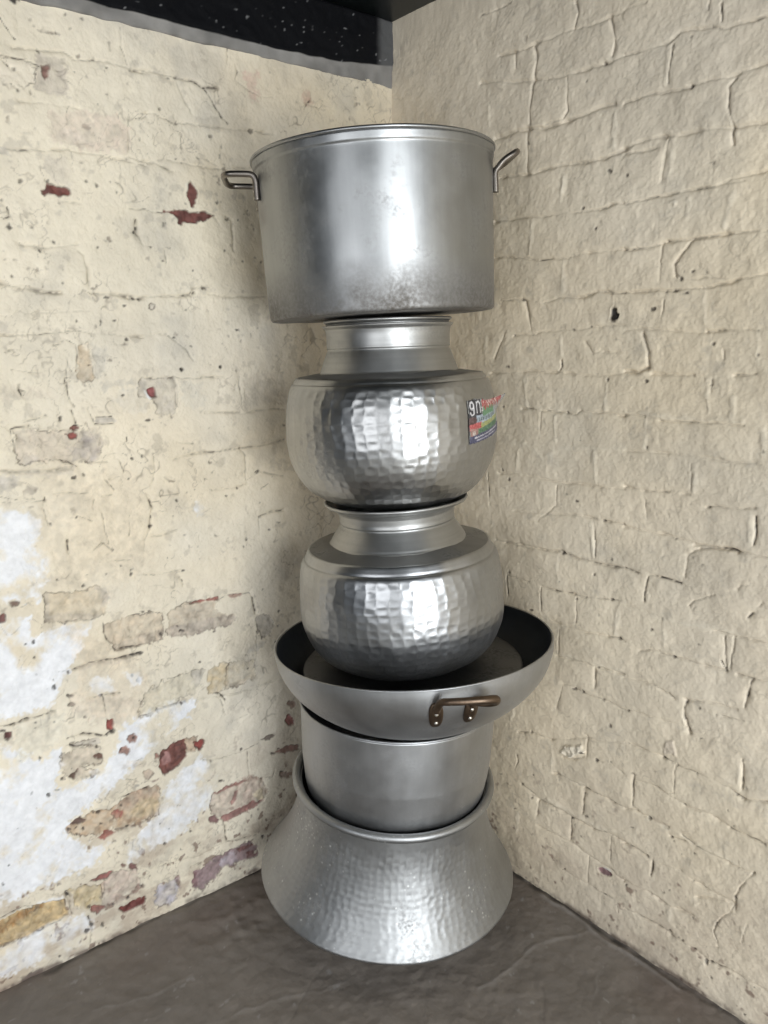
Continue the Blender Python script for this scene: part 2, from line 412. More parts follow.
# traced joints and patches: (dirt, width mm, depth mm, [u, z mm ...]) and (colour, cover, depth mm, roughness, outline)
FEAT_L = [
((0.8,0.8,0.815),0.9,-0.5,8,[-1077,1064,-992,1046,-956,1016,-966,965,-949,939,-940,903,-963,873,-970,848,-1099,873]),
((0.8,0.8,0.815),0.95,-0.5,6,[-1103,837,-997,818,-996,768,-967,778,-932,785,-863,779,-888,740,-910,711,-925,686,-954,644,-974,613,-1034,612,-1129,617]),
((0.8,0.8,0.815),0.95,-0.5,8,[-1133,579,-1061,543,-1007,495,-959,511,-969,457,-990,418,-930,418,-866,435,-843,477,-818,525,-773,527,-709,534,-641,525,-662,488,-727,461,-792,420,-854,381,-895,360,-959,337,-971,305,-923,251,-883,248,-916,205,-994,204,-1057,205,-1175,210]),
((0.8,0.8,0.815),0.85,-0.5,8,[-644,374,-604,318,-620,248,-697,197,-775,184,-850,165,-833,218,-760,273,-741,323]),
((0.8,0.8,0.815),0.8,-0.5,8,[-1188,97,-1088,114,-949,97,-928,27,-1012,21,-1195,40]),
((0.8,0.8,0.815),0.5,0,8,[-697,359,-631,361,-616,315,-676,297]),
((0.66,0.56,0.42),0.35,0,15,[-942,1117,-735,1094,-729,889,-826,816,-928,861,-964,996]),
((0.62,0.5,0.36),0.3,0,12,[-935,796,-792,691,-732,551,-851,540,-922,611,-903,698]),
((0.03,0.024,0.02),0.95,-1,2,[-912,1991,-886,1997,-888,1982,-899,1975,-905,1978]),
(0.7,2.5,2,[-925,1949,-904,1915]),
(0.3,4,3,[-908,1901,-865,1905,-816,1913,-796,1904]),
(0.45,3,3,[-803,1901,-781,1904,-748,1908,-714,1907]),
(0.2,3,3,[-714,1907,-657,1902]),
(0.4,3,3,[-703,1945,-691,1910]),
(0.2,3,2,[-699,1977,-700,1946]),
((0.36,0.31,0.27),0.5,1,4,[-869,1896,-815,1902,-817,1832,-855,1834,-882,1836,-873,1860]),
((0.74,0.66,0.54),0.5,2,4,[-952,1880,-894,1883,-865,1875,-878,1846,-906,1832,-959,1820]),
(0.8,3,3,[-926,1882,-894,1884,-864,1878]),
(0.8,4,3,[-931,1877,-922,1868]),
((0.16,0.06,0.045),0.85,2,2,[-860,1880,-844,1882,-849,1865,-855,1855,-858,1863]),
((0.03,0.024,0.02),0.7,1.5,2,[-909,1865,-909,1863,-911,1862,-912,1862,-912,1863,-913,1865,-911,1867,-910,1867,-909,1867]),
((0.03,0.024,0.02),0.7,1.5,2,[-922,1873,-923,1872,-924,1871,-925,1872,-926,1872,-926,1873,-925,1875,-924,1875,-923,1875]),
((0.03,0.024,0.02),0.7,1.5,2,[-918,1836,-918,1835,-919,1834,-919,1834,-920,1835,-920,1836,-919,1836,-918,1836,-918,1836]),
((0.03,0.024,0.02),0.7,1.5,2,[-909,1826,-909,1825,-910,1824,-911,1824,-911,1825,-911,1826,-910,1827,-909,1827,-909,1827]),
((0.03,0.024,0.02),0.7,1.5,2,[-825,1874,-825,1873,-827,1872,-828,1872,-829,1872,-830,1873,-828,1874,-826,1875,-825,1875]),
((0.03,0.024,0.02),0.7,1.5,2,[-797,1956,-798,1954,-799,1954,-801,1953,-802,1954,-802,1956,-801,1957,-799,1957,-797,1958]),
((0.03,0.024,0.02),0.7,1.5,2,[-825,1944,-826,1943,-827,1943,-828,1943,-828,1943,-828,1944,-827,1945,-826,1945,-826,1945]),
((0.03,0.024,0.02),0.7,1.5,2,[-773,1977,-773,1976,-774,1976,-775,1976,-777,1976,-777,1977,-775,1979,-774,1978,-773,1979]),
((0.03,0.024,0.02),0.7,1.5,2,[-849,1984,-849,1983,-850,1983,-851,1982,-851,1983,-851,1984,-850,1984,-850,1985,-849,1984]),
((0.03,0.024,0.02),0.7,1.5,2,[-799,1878,-799,1877,-800,1876,-801,1877,-801,1877,-801,1878,-801,1879,-800,1878,-799,1878]),
((0.03,0.024,0.02),0.7,1.5,2,[-733,1898,-733,1897,-734,1897,-735,1896,-736,1897,-735,1898,-735,1898,-734,1899,-733,1898]),
((0.03,0.024,0.02),0.7,1.5,2,[-758,1756,-759,1754,-760,1754,-762,1754,-762,1754,-762,1756,-761,1756,-760,1757,-759,1757]),
((0.03,0.024,0.02),0.7,1.5,2,[-759,1828,-759,1827,-761,1826,-763,1825,-763,1827,-763,1828,-762,1829,-761,1829,-759,1829]),
((0.03,0.024,0.02),0.7,1.5,2,[-805,1979,-805,1979,-806,1978,-807,1978,-807,1979,-807,1979,-806,1980,-806,1980,-805,1980]),
((0.03,0.024,0.02),0.7,1.5,2,[-902,1723,-903,1722,-904,1721,-905,1721,-906,1722,-906,1723,-905,1725,-904,1725,-902,1725]),
((0.03,0.024,0.02),0.7,1.5,2,[-917,1667,-918,1665,-920,1664,-922,1664,-924,1665,-923,1667,-921,1668,-919,1669,-918,1668]),
((0.03,0.024,0.02),0.7,1.5,2,[-774,1676,-775,1676,-776,1674,-777,1675,-778,1676,-778,1677,-777,1678,-776,1678,-775,1678]),
((0.03,0.024,0.02),0.7,1.5,2,[-794,1681,-794,1680,-795,1679,-796,1679,-797,1680,-797,1681,-796,1681,-795,1682,-795,1681]),
((0.03,0.024,0.02),0.7,1.5,2,[-841,1723,-842,1722,-843,1720,-844,1721,-846,1721,-845,1723,-844,1724,-842,1724,-841,1724]),
((0.03,0.024,0.02),0.7,1.5,2,[-826,1693,-827,1692,-827,1692,-828,1692,-828,1692,-828,1693,-828,1693,-827,1694,-826,1694]),
((0.03,0.024,0.02),0.7,1.5,2,[-668,1816,-671,1815,-675,1814,-680,1813,-683,1813,-681,1814,-678,1815,-675,1816,-670,1816]),
((0.03,0.024,0.02),0.7,1.5,2,[-866,1675,-867,1674,-868,1672,-869,1672,-870,1673,-869,1675,-869,1676,-867,1677,-866,1676]),
((0.03,0.024,0.02),0.7,1.5,2,[-862,1904,-862,1903,-863,1903,-864,1903,-865,1903,-865,1904,-864,1905,-863,1905,-862,1905]),
((0.6,0.48,0.39),0.45,0,6,[-855,1801,-787,1808,-723,1811,-698,1790,-706,1743,-752,1739,-819,1739,-860,1757]),
((0.55,0.48,0.42),0.3,0,8,[-844,1769,-779,1779,-781,1754,-836,1750]),
(0.2,4,3,[-908,1809,-854,1813,-797,1813]),
(0.3,3,2,[-698,1808,-705,1747]),
(0.5,4,3,[-950,1724,-931,1723,-870,1727]),
(0.25,4,3,[-870,1727,-827,1735,-738,1730,-672,1725]),
((0.42,0.38,0.33),0.7,1,3,[-957,1726,-941,1723,-929,1707,-942,1710,-958,1715]),
((0.5,0.44,0.38),0.35,0,5,[-874,1718,-835,1720,-820,1694,-830,1665,-858,1673,-870,1685]),
((0.155,0.056,0.044),1,3,2,[-889,1654,-868,1669,-840,1668,-829,1656,-833,1652,-846,1648,-858,1652,-867,1649,-879,1650]),
(0.5,4,3,[-875,1674,-865,1669,-840,1668]),
(0.8,4,3,[-949,1617,-945,1602,-959,1597]),
((0.03,0.024,0.02),0.85,1.5,2,[-948,1583,-949,1581,-951,1579,-953,1580,-955,1581,-954,1584,-952,1585,-950,1587,-948,1585]),
((0.03,0.024,0.02),0.85,1.5,2,[-954,1631,-956,1629,-958,1629,-960,1628,-961,1630,-961,1632,-959,1633,-957,1634,-955,1633]),
((0.03,0.024,0.02),0.85,1.5,2,[-961,1599,-961,1598,-962,1598,-964,1598,-964,1599,-964,1599,-963,1600,-962,1600,-961,1600]),
((0.03,0.024,0.02),0.85,1.5,2,[-931,1552,-932,1551,-932,1551,-933,1551,-934,1551,-934,1552,-933,1554,-932,1553,-931,1553]),
((0.03,0.024,0.02),0.85,1.5,2,[-868,1561,-868,1560,-869,1559,-870,1559,-870,1560,-870,1561,-870,1562,-869,1562,-868,1561]),
((0.03,0.024,0.02),0.85,1.5,2,[-781,1557,-782,1556,-783,1555,-783,1556,-784,1556,-784,1557,-783,1558,-782,1558,-781,1558]),
((0.03,0.024,0.02),0.85,1.5,2,[-860,1484,-861,1483,-862,1483,-863,1483,-864,1484,-863,1485,-863,1485,-862,1485,-861,1485]),
((0.03,0.024,0.02),0.85,1.5,2,[-771,1458,-771,1457,-774,1457,-777,1457,-779,1458,-779,1459,-777,1460,-774,1460,-772,1459]),
((0.03,0.024,0.02),0.85,1.5,2,[-736,1442,-736,1440,-738,1440,-740,1440,-740,1441,-741,1443,-739,1444,-738,1444,-736,1443]),
((0.03,0.024,0.02),0.85,1.5,2,[-789,1406,-790,1403,-791,1403,-793,1401,-793,1404,-793,1407,-792,1410,-790,1409,-789,1409]),
((0.03,0.024,0.02),0.85,1.5,2,[-738,1372,-739,1371,-740,1370,-742,1370,-743,1371,-743,1373,-741,1374,-740,1375,-738,1374]),
((0.03,0.024,0.02),0.85,1.5,2,[-733,1663,-734,1662,-734,1661,-735,1661,-736,1662,-736,1663,-735,1664,-734,1665,-733,1664]),
((0.03,0.024,0.02),0.85,1.5,2,[-702,1588,-702,1586,-703,1586,-704,1586,-706,1587,-706,1590,-704,1591,-703,1592,-701,1591]),
((0.03,0.024,0.02),0.85,1.5,2,[-759,1411,-760,1411,-761,1410,-762,1410,-763,1411,-762,1412,-762,1413,-760,1413,-760,1412]),
((0.03,0.024,0.02),0.85,1.5,2,[-896,1544,-896,1543,-897,1543,-898,1542,-899,1543,-898,1544,-898,1545,-897,1545,-896,1545]),
((0.03,0.024,0.02),0.85,1.5,2,[-839,1411,-839,1410,-840,1410,-841,1410,-841,1411,-841,1412,-841,1412,-840,1412,-839,1412]),
((0.03,0.024,0.02),0.85,1.5,2,[-703,1456,-705,1455,-706,1454,-708,1454,-710,1455,-710,1457,-707,1458,-706,1459,-704,1458]),
((0.03,0.024,0.02),0.85,1.5,2,[-810,1646,-811,1645,-812,1644,-812,1645,-813,1645,-813,1646,-812,1646,-811,1647,-811,1646]),
((0.03,0.024,0.02),0.85,1.5,2,[-717,1456,-718,1455,-719,1454,-720,1454,-721,1455,-721,1456,-720,1458,-718,1458,-718,1457]),
((0.03,0.024,0.02),0.85,1.5,2,[-721,1514,-721,1514,-722,1514,-723,1513,-723,1514,-723,1515,-722,1515,-722,1515,-721,1515]),
((0.03,0.024,0.02),0.85,1.5,2,[-909,1586,-909,1585,-910,1585,-911,1585,-911,1586,-911,1586,-911,1587,-910,1587,-909,1587]),
((0.03,0.024,0.02),0.85,1.5,2,[-951,1494,-952,1494,-952,1493,-953,1493,-953,1494,-953,1495,-953,1495,-952,1495,-952,1495]),
(0.35,3,3,[-711,1635,-679,1640]),
(0.25,5,2,[-843,1638,-807,1637]),
(0.5,4,3,[-701,1614,-700,1594,-696,1585]),
(0.15,4,2,[-933,1552,-891,1549,-822,1557]),
(0.35,7,4,[-977,1481,-938,1472,-893,1463,-864,1464]),
(0.5,3,3,[-897,1463,-864,1464]),
(0.35,7,4,[-808,1467,-762,1464,-695,1458]),
(0.25,8,4,[-823,1546,-815,1539,-810,1511,-807,1478]),
(0.4,3,3,[-988,1382,-919,1384,-846,1393,-808,1385]),
(0.25,3,3,[-808,1385,-702,1377]),
(0.6,3,3,[-988,1381,-964,1384]),
(0.65,3,3,[-869,1376,-850,1367,-848,1348,-853,1309]),
(0.35,3,2,[-893,1363,-878,1365,-870,1374]),
(0.2,3,2,[-751,1415,-757,1392,-777,1385]),
((0.47,0.35,0.22),0.65,2,3,[-846,1365,-822,1366,-819,1336,-819,1308,-817,1294,-837,1283,-851,1295]),
((0.45,0.42,0.37),0.45,1,5,[-814,1362,-784,1354,-798,1307,-809,1294,-820,1306]),
((0.8,0.73,0.6),0.5,0,1,[-833,1368,-822,1366,-825,1353,-832,1355]),
(0.7,4,3,[-869,1341,-868,1319,-861,1309]),
((0.42,0.38,0.33),0.4,0,4,[-992,1410,-971,1403,-974,1389,-995,1382]),
(0.2,3,2,[-942,1432,-964,1417,-984,1419]),
(0.15,3,1,[-939,1423,-812,1430]),
(0.3,3,2,[-982,1349,-967,1356,-962,1343]),
(0.35,4,3,[-687,1900,-643,1908,-610,1907]),
(0.6,4,3,[-610,1907,-585,1908,-552,1907,-526,1897,-490,1903]),
(0.55,3,3,[-522,1894,-505,1878,-485,1847,-472,1836]),
(0.2,5,2,[-586,1897,-564,1857,-556,1844]),
(0.25,3,2,[-523,1912,-490,1903]),
(0.55,6,3,[-446,1959,-438,1946,-445,1929]),
(0.3,3,2,[-445,1927,-411,1909,-383,1902,-349,1907]),
(0.4,3,2,[-464,1986,-465,1956]),
((0.55,0.25,0.23),0.3,0,10,[-423,1941,-394,1958,-391,1927,-388,1901,-401,1883,-411,1916,-422,1922]),
(0.75,4,3,[-683,1813,-660,1819]),
(0.3,4,3,[-660,1828,-633,1825,-592,1816]),
(0.3,4,3,[-592,1820,-527,1824,-454,1825,-416,1830,-354,1827]),
(0.3,3,2,[-670,1823,-653,1829]),
((0.03,0.024,0.02),0.65,1.5,2,[-585,1908,-586,1907,-589,1905,-592,1905,-596,1905,-595,1907,-591,1909,-589,1909,-585,1910]),
((0.03,0.024,0.02),0.65,1.5,2,[-603,1903,-604,1901,-606,1901,-608,1900,-610,1901,-609,1903,-608,1904,-606,1905,-605,1904]),
((0.03,0.024,0.02),0.65,1.5,2,[-555,1910,-554,1908,-556,1907,-558,1908,-558,1909,-558,1910,-558,1911,-556,1912,-555,1911]),
((0.03,0.024,0.02),0.65,1.5,2,[-590,1817,-591,1816,-592,1815,-593,1816,-595,1816,-594,1817,-593,1818,-592,1819,-591,1818]),
((0.03,0.024,0.02),0.65,1.5,2,[-412,1829,-414,1827,-416,1825,-418,1826,-420,1827,-420,1829,-418,1831,-416,1831,-412,1831]),
((0.03,0.024,0.02),0.65,1.5,2,[-470,1836,-471,1835,-472,1834,-473,1834,-474,1835,-474,1836,-473,1837,-472,1837,-470,1837]),
((0.03,0.024,0.02),0.65,1.5,2,[-485,1846,-485,1846,-486,1845,-488,1844,-488,1846,-488,1847,-487,1848,-486,1848,-485,1847]),
((0.03,0.024,0.02),0.65,1.5,2,[-492,1766,-493,1764,-495,1762,-497,1762,-497,1764,-498,1767,-497,1770,-494,1769,-493,1768]),
((0.03,0.024,0.02),0.65,1.5,2,[-488,1786,-489,1784,-489,1782,-490,1783,-491,1784,-490,1787,-490,1789,-489,1790,-488,1788]),
((0.03,0.024,0.02),0.65,1.5,2,[-509,1802,-510,1800,-513,1799,-514,1800,-517,1800,-516,1802,-515,1804,-512,1805,-510,1804]),
((0.03,0.024,0.02),0.65,1.5,2,[-601,1746,-600,1744,-602,1744,-603,1744,-605,1745,-604,1746,-603,1747,-602,1747,-600,1747]),
((0.03,0.024,0.02),0.65,1.5,2,[-586,1739,-586,1738,-588,1738,-589,1738,-590,1738,-589,1739,-589,1740,-587,1741,-587,1740]),
((0.03,0.024,0.02),0.65,1.5,2,[-543,1752,-544,1751,-547,1750,-549,1750,-551,1750,-551,1752,-550,1753,-547,1753,-544,1753]),
((0.03,0.024,0.02),0.65,1.5,2,[-662,1748,-662,1748,-663,1747,-664,1747,-665,1748,-665,1749,-664,1749,-663,1750,-662,1749]),
((0.03,0.024,0.02),0.65,1.5,2,[-585,2045,-586,2044,-587,2043,-588,2043,-589,2044,-589,2045,-588,2046,-587,2047,-586,2046]),
((0.03,0.024,0.02),0.65,1.5,2,[-674,1765,-674,1764,-675,1763,-676,1764,-677,1764,-676,1765,-676,1766,-675,1766,-674,1766]),
((0.03,0.024,0.02),0.65,1.5,2,[-677,1774,-677,1773,-678,1772,-679,1772,-679,1773,-679,1774,-679,1774,-678,1774,-677,1774]),
((0.03,0.024,0.02),0.65,1.5,2,[-366,1946,-367,1946,-368,1945,-369,1944,-370,1945,-370,1946,-369,1947,-368,1948,-367,1947]),
((0.03,0.024,0.02),0.65,1.5,2,[-629,1838,-630,1837,-630,1837,-631,1836,-632,1837,-632,1838,-631,1839,-630,1839,-629,1838]),
((0.03,0.024,0.02),0.65,1.5,2,[-516,1889,-517,1888,-518,1887,-519,1888,-520,1888,-519,1889,-519,1890,-518,1890,-517,1890]),
((0.03,0.024,0.02),0.65,1.5,2,[-564,1780,-564,1779,-566,1778,-567,1778,-568,1779,-568,1780,-567,1782,-565,1782,-564,1782]),
(0.3,4,3,[-701,1736,-641,1729,-608,1722]),
(0.25,4,3,[-619,1743,-564,1738,-497,1738,-411,1752]),
(0.3,3,2,[-532,1753,-497,1742]),
((0.155,0.056,0.044),1,3,1.5,[-579,1697,-572,1703,-563,1695,-556,1686,-560,1668,-566,1656,-572,1654,-576,1661,-580,1676]),
((0.8,0.74,0.62),0.6,-1,1,[-584,1698,-577,1701,-579,1684,-582,1683]),
((0.155,0.056,0.044),1,3,1.5,[-643,1632,-637,1640,-625,1638,-614,1638,-612,1643,-584,1645,-571,1642,-540,1646,-520,1639,-539,1628,-564,1620,-592,1620,-599,1611,-607,1612,-608,1622,-617,1634,-632,1634]),
(0.6,3,3,[-614,1642,-571,1643,-540,1646,-518,1638]),
(0.5,3,3,[-710,1634,-677,1640,-657,1633,-643,1632]),
(0.3,4,2,[-520,1639,-507,1620]),
(0.5,5,3,[-490,1639,-474,1634]),
(0.3,4,3,[-474,1634,-475,1566]),
(0.5,4,3,[-700,1616,-699,1602,-697,1586]),
(0.2,4,2,[-696,1587,-686,1565]),
(0.25,3,2,[-642,1560,-638,1533]),
((0.03,0.024,0.02),0.85,1.5,2,[-504,1667,-506,1663,-508,1663,-511,1662,-513,1664,-512,1667,-510,1669,-508,1671,-506,1668]),
((0.03,0.024,0.02),0.85,1.5,2,[-668,1564,-669,1563,-671,1563,-672,1563,-673,1564,-674,1564,-672,1565,-671,1565,-670,1565]),
((0.03,0.024,0.02),0.85,1.5,2,[-628,1565,-630,1564,-633,1563,-635,1563,-637,1564,-639,1565,-635,1566,-632,1566,-629,1566]),
((0.03,0.024,0.02),0.85,1.5,2,[-636,1610,-636,1609,-638,1608,-639,1609,-642,1609,-642,1611,-640,1612,-638,1611,-636,1612]),
((0.03,0.024,0.02),0.85,1.5,2,[-582,1658,-582,1657,-584,1657,-585,1656,-587,1657,-587,1659,-585,1660,-584,1660,-582,1660]),
((0.03,0.024,0.02),0.85,1.5,2,[-521,1310,-521,1308,-523,1307,-525,1308,-527,1309,-526,1311,-525,1312,-523,1313,-521,1311]),
((0.03,0.024,0.02),0.85,1.5,2,[-617,1307,-618,1306,-620,1304,-623,1305,-626,1306,-625,1309,-623,1310,-620,1311,-618,1309]),
((0.03,0.024,0.02),0.85,1.5,2,[-592,1359,-592,1358,-594,1357,-595,1358,-597,1359,-596,1360,-595,1361,-594,1362,-593,1360]),
((0.03,0.024,0.02),0.85,1.5,2,[-470,1390,-471,1389,-474,1389,-477,1389,-481,1390,-482,1391,-478,1392,-474,1392,-471,1392]),
((0.03,0.024,0.02),0.85,1.5,2,[-481,1635,-482,1633,-485,1632,-488,1632,-490,1633,-489,1635,-487,1636,-484,1637,-481,1637]),
((0.03,0.024,0.02),0.85,1.5,2,[-458,1636,-458,1635,-459,1634,-460,1634,-461,1635,-461,1636,-460,1636,-459,1636,-458,1636]),
((0.03,0.024,0.02),0.85,1.5,2,[-442,1649,-443,1648,-444,1647,-445,1647,-446,1648,-445,1649,-445,1650,-444,1650,-443,1650]),
((0.03,0.024,0.02),0.85,1.5,2,[-433,1658,-433,1657,-434,1656,-435,1656,-435,1657,-435,1658,-434,1659,-434,1659,-433,1659]),
((0.03,0.024,0.02),0.85,1.5,2,[-714,1456,-716,1455,-717,1455,-719,1455,-720,1455,-721,1456,-719,1457,-717,1457,-715,1457]),
((0.03,0.024,0.02),0.85,1.5,2,[-583,1471,-584,1470,-586,1468,-588,1469,-589,1470,-589,1471,-588,1472,-585,1473,-584,1472]),
((0.03,0.024,0.02),0.85,1.5,2,[-551,1482,-550,1480,-553,1480,-556,1480,-557,1481,-557,1482,-556,1483,-553,1483,-551,1482]),
((0.03,0.024,0.02),0.85,1.5,2,[-496,1565,-496,1564,-497,1563,-498,1563,-498,1564,-498,1565,-498,1566,-497,1566,-496,1565]),
((0.03,0.024,0.02),0.85,1.5,2,[-532,1661,-533,1660,-534,1659,-535,1659,-535,1660,-535,1661,-535,1662,-534,1662,-533,1662]),
((0.03,0.024,0.02),0.85,1.5,2,[-470,1626,-471,1625,-472,1625,-472,1625,-473,1625,-473,1626,-472,1627,-471,1627,-471,1626]),
((0.03,0.024,0.02),0.85,1.5,2,[-628,1377,-629,1376,-631,1376,-633,1376,-634,1376,-633,1377,-632,1378,-630,1378,-629,1377]),
((0.03,0.024,0.02),0.85,1.5,2,[-588,1339,-588,1338,-589,1338,-590,1338,-590,1338,-590,1339,-590,1340,-589,1340,-588,1339]),
((0.03,0.024,0.02),0.85,1.5,2,[-596,1437,-596,1436,-597,1435,-599,1436,-599,1437,-599,1437,-598,1438,-597,1439,-597,1438]),
((0.03,0.024,0.02),0.85,1.5,2,[-402,1545,-402,1544,-403,1544,-405,1543,-405,1544,-405,1545,-404,1546,-403,1546,-402,1546]),
((0.03,0.024,0.02),0.85,1.5,2,[-449,1542,-451,1542,-453,1541,-455,1541,-455,1542,-456,1543,-454,1543,-452,1543,-451,1543]),
((0.03,0.024,0.02),0.85,1.5,2,[-576,1521,-577,1520,-578,1519,-579,1519,-579,1520,-579,1521,-578,1521,-578,1522,-577,1521]),
((0.03,0.024,0.02),0.85,1.5,2,[-645,1537,-645,1536,-646,1536,-647,1536,-647,1537,-647,1537,-647,1538,-646,1538,-645,1538]),
(0.25,5,3,[-726,1456,-671,1463]),
(0.5,5,4,[-667,1463,-629,1463,-584,1467,-575,1473]),
(0.3,4,3,[-579,1479,-542,1486]),
(0.12,5,3,[-543,1470,-482,1467,-398,1467]),
((0.45,0.41,0.36),0.5,2,2,[-675,1442,-677,1439,-680,1438,-683,1438,-686,1440,-686,1444,-683,1448,-679,1447,-676,1446]),
(0.15,5,2,[-732,1377,-648,1384]),
(0.3,3,2,[-644,1380,-606,1351,-590,1326]),
(0.75,5,3,[-267,1900,-260,1910,-247,1918]),
(0.3,3,2,[-292,1910,-206,1903]),
(0.25,3,2,[-249,1932,-246,1917]),
((0.5,0.2,0.18),0.3,0,6,[-272,1928,-242,1938,-243,1913,-266,1904]),
((0.03,0.024,0.02),0.6,1.5,2,[-107,1970,-110,1968,-112,1967,-115,1966,-117,1968,-116,1970,-115,1972,-112,1972,-108,1973]),
((0.03,0.024,0.02),0.6,1.5,2,[-294,1850,-294,1849,-295,1849,-296,1848,-296,1849,-297,1850,-296,1851,-295,1851,-293,1851]),
((0.03,0.024,0.02),0.6,1.5,2,[-357,1958,-357,1957,-358,1956,-360,1956,-360,1957,-360,1957,-359,1958,-358,1958,-358,1958]),
(0.7,4,3,[-871,1319,-874,1293,-871,1262,-862,1239]),
(0.7,4,3,[-869,1232,-862,1204]),
(0.7,3,3,[-864,1298,-877,1298,-878,1287,-865,1292]),
(0.75,4,3,[-965,1279,-961,1268]),
(0.5,3,2,[-965,1280,-953,1276,-958,1269]),
((0.55,0.47,0.38),0.35,1,6,[-1005,1287,-948,1281,-895,1271,-900,1256,-967,1264,-1008,1262]),
((0.5,0.42,0.34),0.5,2,5,[-980,1202,-921,1194,-854,1192,-809,1192,-819,1124,-860,1124,-908,1135,-974,1131,-986,1154]),
((0.3,0.27,0.26),0.55,1,7,[-856,1190,-820,1181,-817,1150,-829,1127,-871,1129,-881,1148,-857,1161]),
((0.38,0.35,0.33),0.4,1,5,[-969,1149,-941,1142,-946,1128,-974,1134]),
(0.9,5,4,[-991,1201,-977,1205,-952,1207]),
(0.8,4,3,[-988,1199,-985,1180,-983,1156]),
(0.4,4,3,[-1007,1209,-990,1207]),
(0.3,3,2,[-952,1207,-946,1192]),
((0.155,0.056,0.044),0.95,3,2,[-854,1194,-859,1192,-865,1191,-869,1192,-873,1194,-873,1197,-870,1200,-863,1200,-859,1197]),
((0.25,0.055,0.045),0.95,3,2,[-861,1179,-863,1174,-871,1174,-877,1174,-880,1179,-884,1184,-876,1186,-868,1189,-862,1184]),
(0.8,3,3,[-895,1193,-876,1192]),
(0.6,3,2,[-866,1200,-849,1199]),
(0.4,3,3,[-930,1139,-908,1135]),
(0.8,4,4,[-908,1135,-883,1127,-863,1111]),
(0.25,3,3,[-860,1124,-802,1118]),
(0.35,9,3,[-1017,1124,-983,1117,-929,1114,-876,1114]),
((0.38,0.35,0.32),0.55,1,6,[-1024,1114,-990,1112,-983,1098,-990,1083,-1028,1081]),
((0.32,0.27,0.23),0.5,1,4,[-979,1080,-968,1086,-945,1082,-952,1070,-973,1073]),
((0.45,0.41,0.36),0.35,0,6,[-982,1120,-873,1114,-878,1101,-977,1105]),
(0.7,4,3,[-1022,1071,-988,1063,-960,1062]),
(0.35,4,2,[-1024,1060,-975,1057,-935,1053]),
((0.42,0.38,0.34),0.6,1,2,[-820,1215,-785,1214,-773,1204,-820,1199]),
(0.7,3,3,[-818,1214,-785,1214]),
(0.6,3,3,[-820,1199,-782,1200]),
((0.44,0.41,0.36),0.4,0,7,[-806,1282,-762,1288,-700,1287,-701,1269,-755,1272,-803,1270]),
((0.5,0.47,0.42),0.3,0,8,[-771,1273,-701,1269,-706,1213,-752,1220,-774,1241]),
((0.03,0.024,0.02),0.85,1.5,2,[-874,1092,-875,1091,-876,1089,-878,1090,-880,1092,-880,1094,-878,1095,-876,1095,-874,1095]),
((0.03,0.024,0.02),0.85,1.5,2,[-807,925,-808,923,-811,922,-812,924,-814,925,-814,928,-812,928,-810,928,-808,928]),
((0.03,0.024,0.02),0.85,1.5,2,[-933,1004,-933,1002,-935,1001,-936,1002,-936,1004,-937,1005,-936,1006,-934,1006,-933,1005]),
((0.03,0.024,0.02),0.85,1.5,2,[-756,1256,-757,1256,-758,1255,-760,1255,-761,1256,-761,1257,-760,1257,-758,1258,-756,1257]),
((0.03,0.024,0.02),0.85,1.5,2,[-823,1322,-825,1321,-826,1320,-827,1320,-827,1321,-828,1323,-827,1324,-825,1324,-824,1323]),
((0.03,0.024,0.02),0.85,1.5,2,[-854,1095,-854,1093,-855,1093,-856,1094,-857,1094,-857,1095,-856,1097,-855,1096,-854,1096]),
((0.03,0.024,0.02),0.85,1.5,2,[-899,962,-900,961,-901,961,-902,961,-903,962,-902,963,-902,964,-901,964,-900,963]),
((0.03,0.024,0.02),0.85,1.5,2,[-879,1009,-880,1008,-881,1008,-882,1008,-883,1009,-883,1011,-882,1011,-881,1011,-879,1011]),
((0.03,0.024,0.02),0.85,1.5,2,[-910,1034,-910,1033,-911,1033,-912,1033,-913,1034,-912,1034,-911,1035,-911,1035,-910,1034]),
((0.03,0.024,0.02),0.85,1.5,2,[-758,1078,-759,1078,-760,1076,-761,1077,-762,1078,-761,1079,-761,1081,-759,1080,-759,1079]),
((0.03,0.024,0.02),0.85,1.5,2,[-936,1055,-937,1053,-938,1052,-940,1053,-942,1055,-940,1056,-940,1058,-938,1057,-937,1056]),
((0.03,0.024,0.02),0.85,1.5,2,[-958,1059,-959,1059,-960,1059,-961,1059,-962,1060,-962,1060,-961,1061,-959,1061,-958,1060]),
((0.03,0.024,0.02),0.85,1.5,2,[-762,1157,-762,1156,-763,1155,-764,1156,-765,1156,-764,1157,-764,1158,-763,1158,-762,1158]),
((0.03,0.024,0.02),0.85,1.5,2,[-917,1224,-917,1222,-918,1222,-918,1223,-919,1223,-919,1224,-918,1225,-917,1225,-916,1225]),
((0.03,0.024,0.02),0.85,1.5,2,[-890,1218,-891,1216,-892,1215,-894,1216,-895,1217,-896,1219,-893,1220,-892,1221,-890,1220]),
((0.03,0.024,0.02),0.85,1.5,2,[-774,1065,-775,1064,-775,1064,-776,1064,-777,1064,-778,1066,-776,1067,-775,1067,-774,1066]),
((0.03,0.024,0.02),0.85,1.5,2,[-745,1120,-745,1119,-747,1119,-750,1119,-750,1120,-750,1121,-749,1122,-747,1122,-745,1121]),
(0.38,3,2.5,[-944,1039,-940,1022,-937,1002]),
(0.38,3,2.5,[-903,965,-903,939]),
(0.38,3,2.5,[-824,1009,-823,968,-818,938]),
(0.38,3,2.5,[-851,931,-834,945,-818,940]),
(0.38,3,2.5,[-840,1044,-843,1020]),
(0.38,3,2.5,[-813,1081,-795,1058]),
(0.38,3,2.5,[-919,1066,-878,1059,-851,1059]),
(0.38,3,2.5,[-805,1080,-780,1085,-777,1072]),
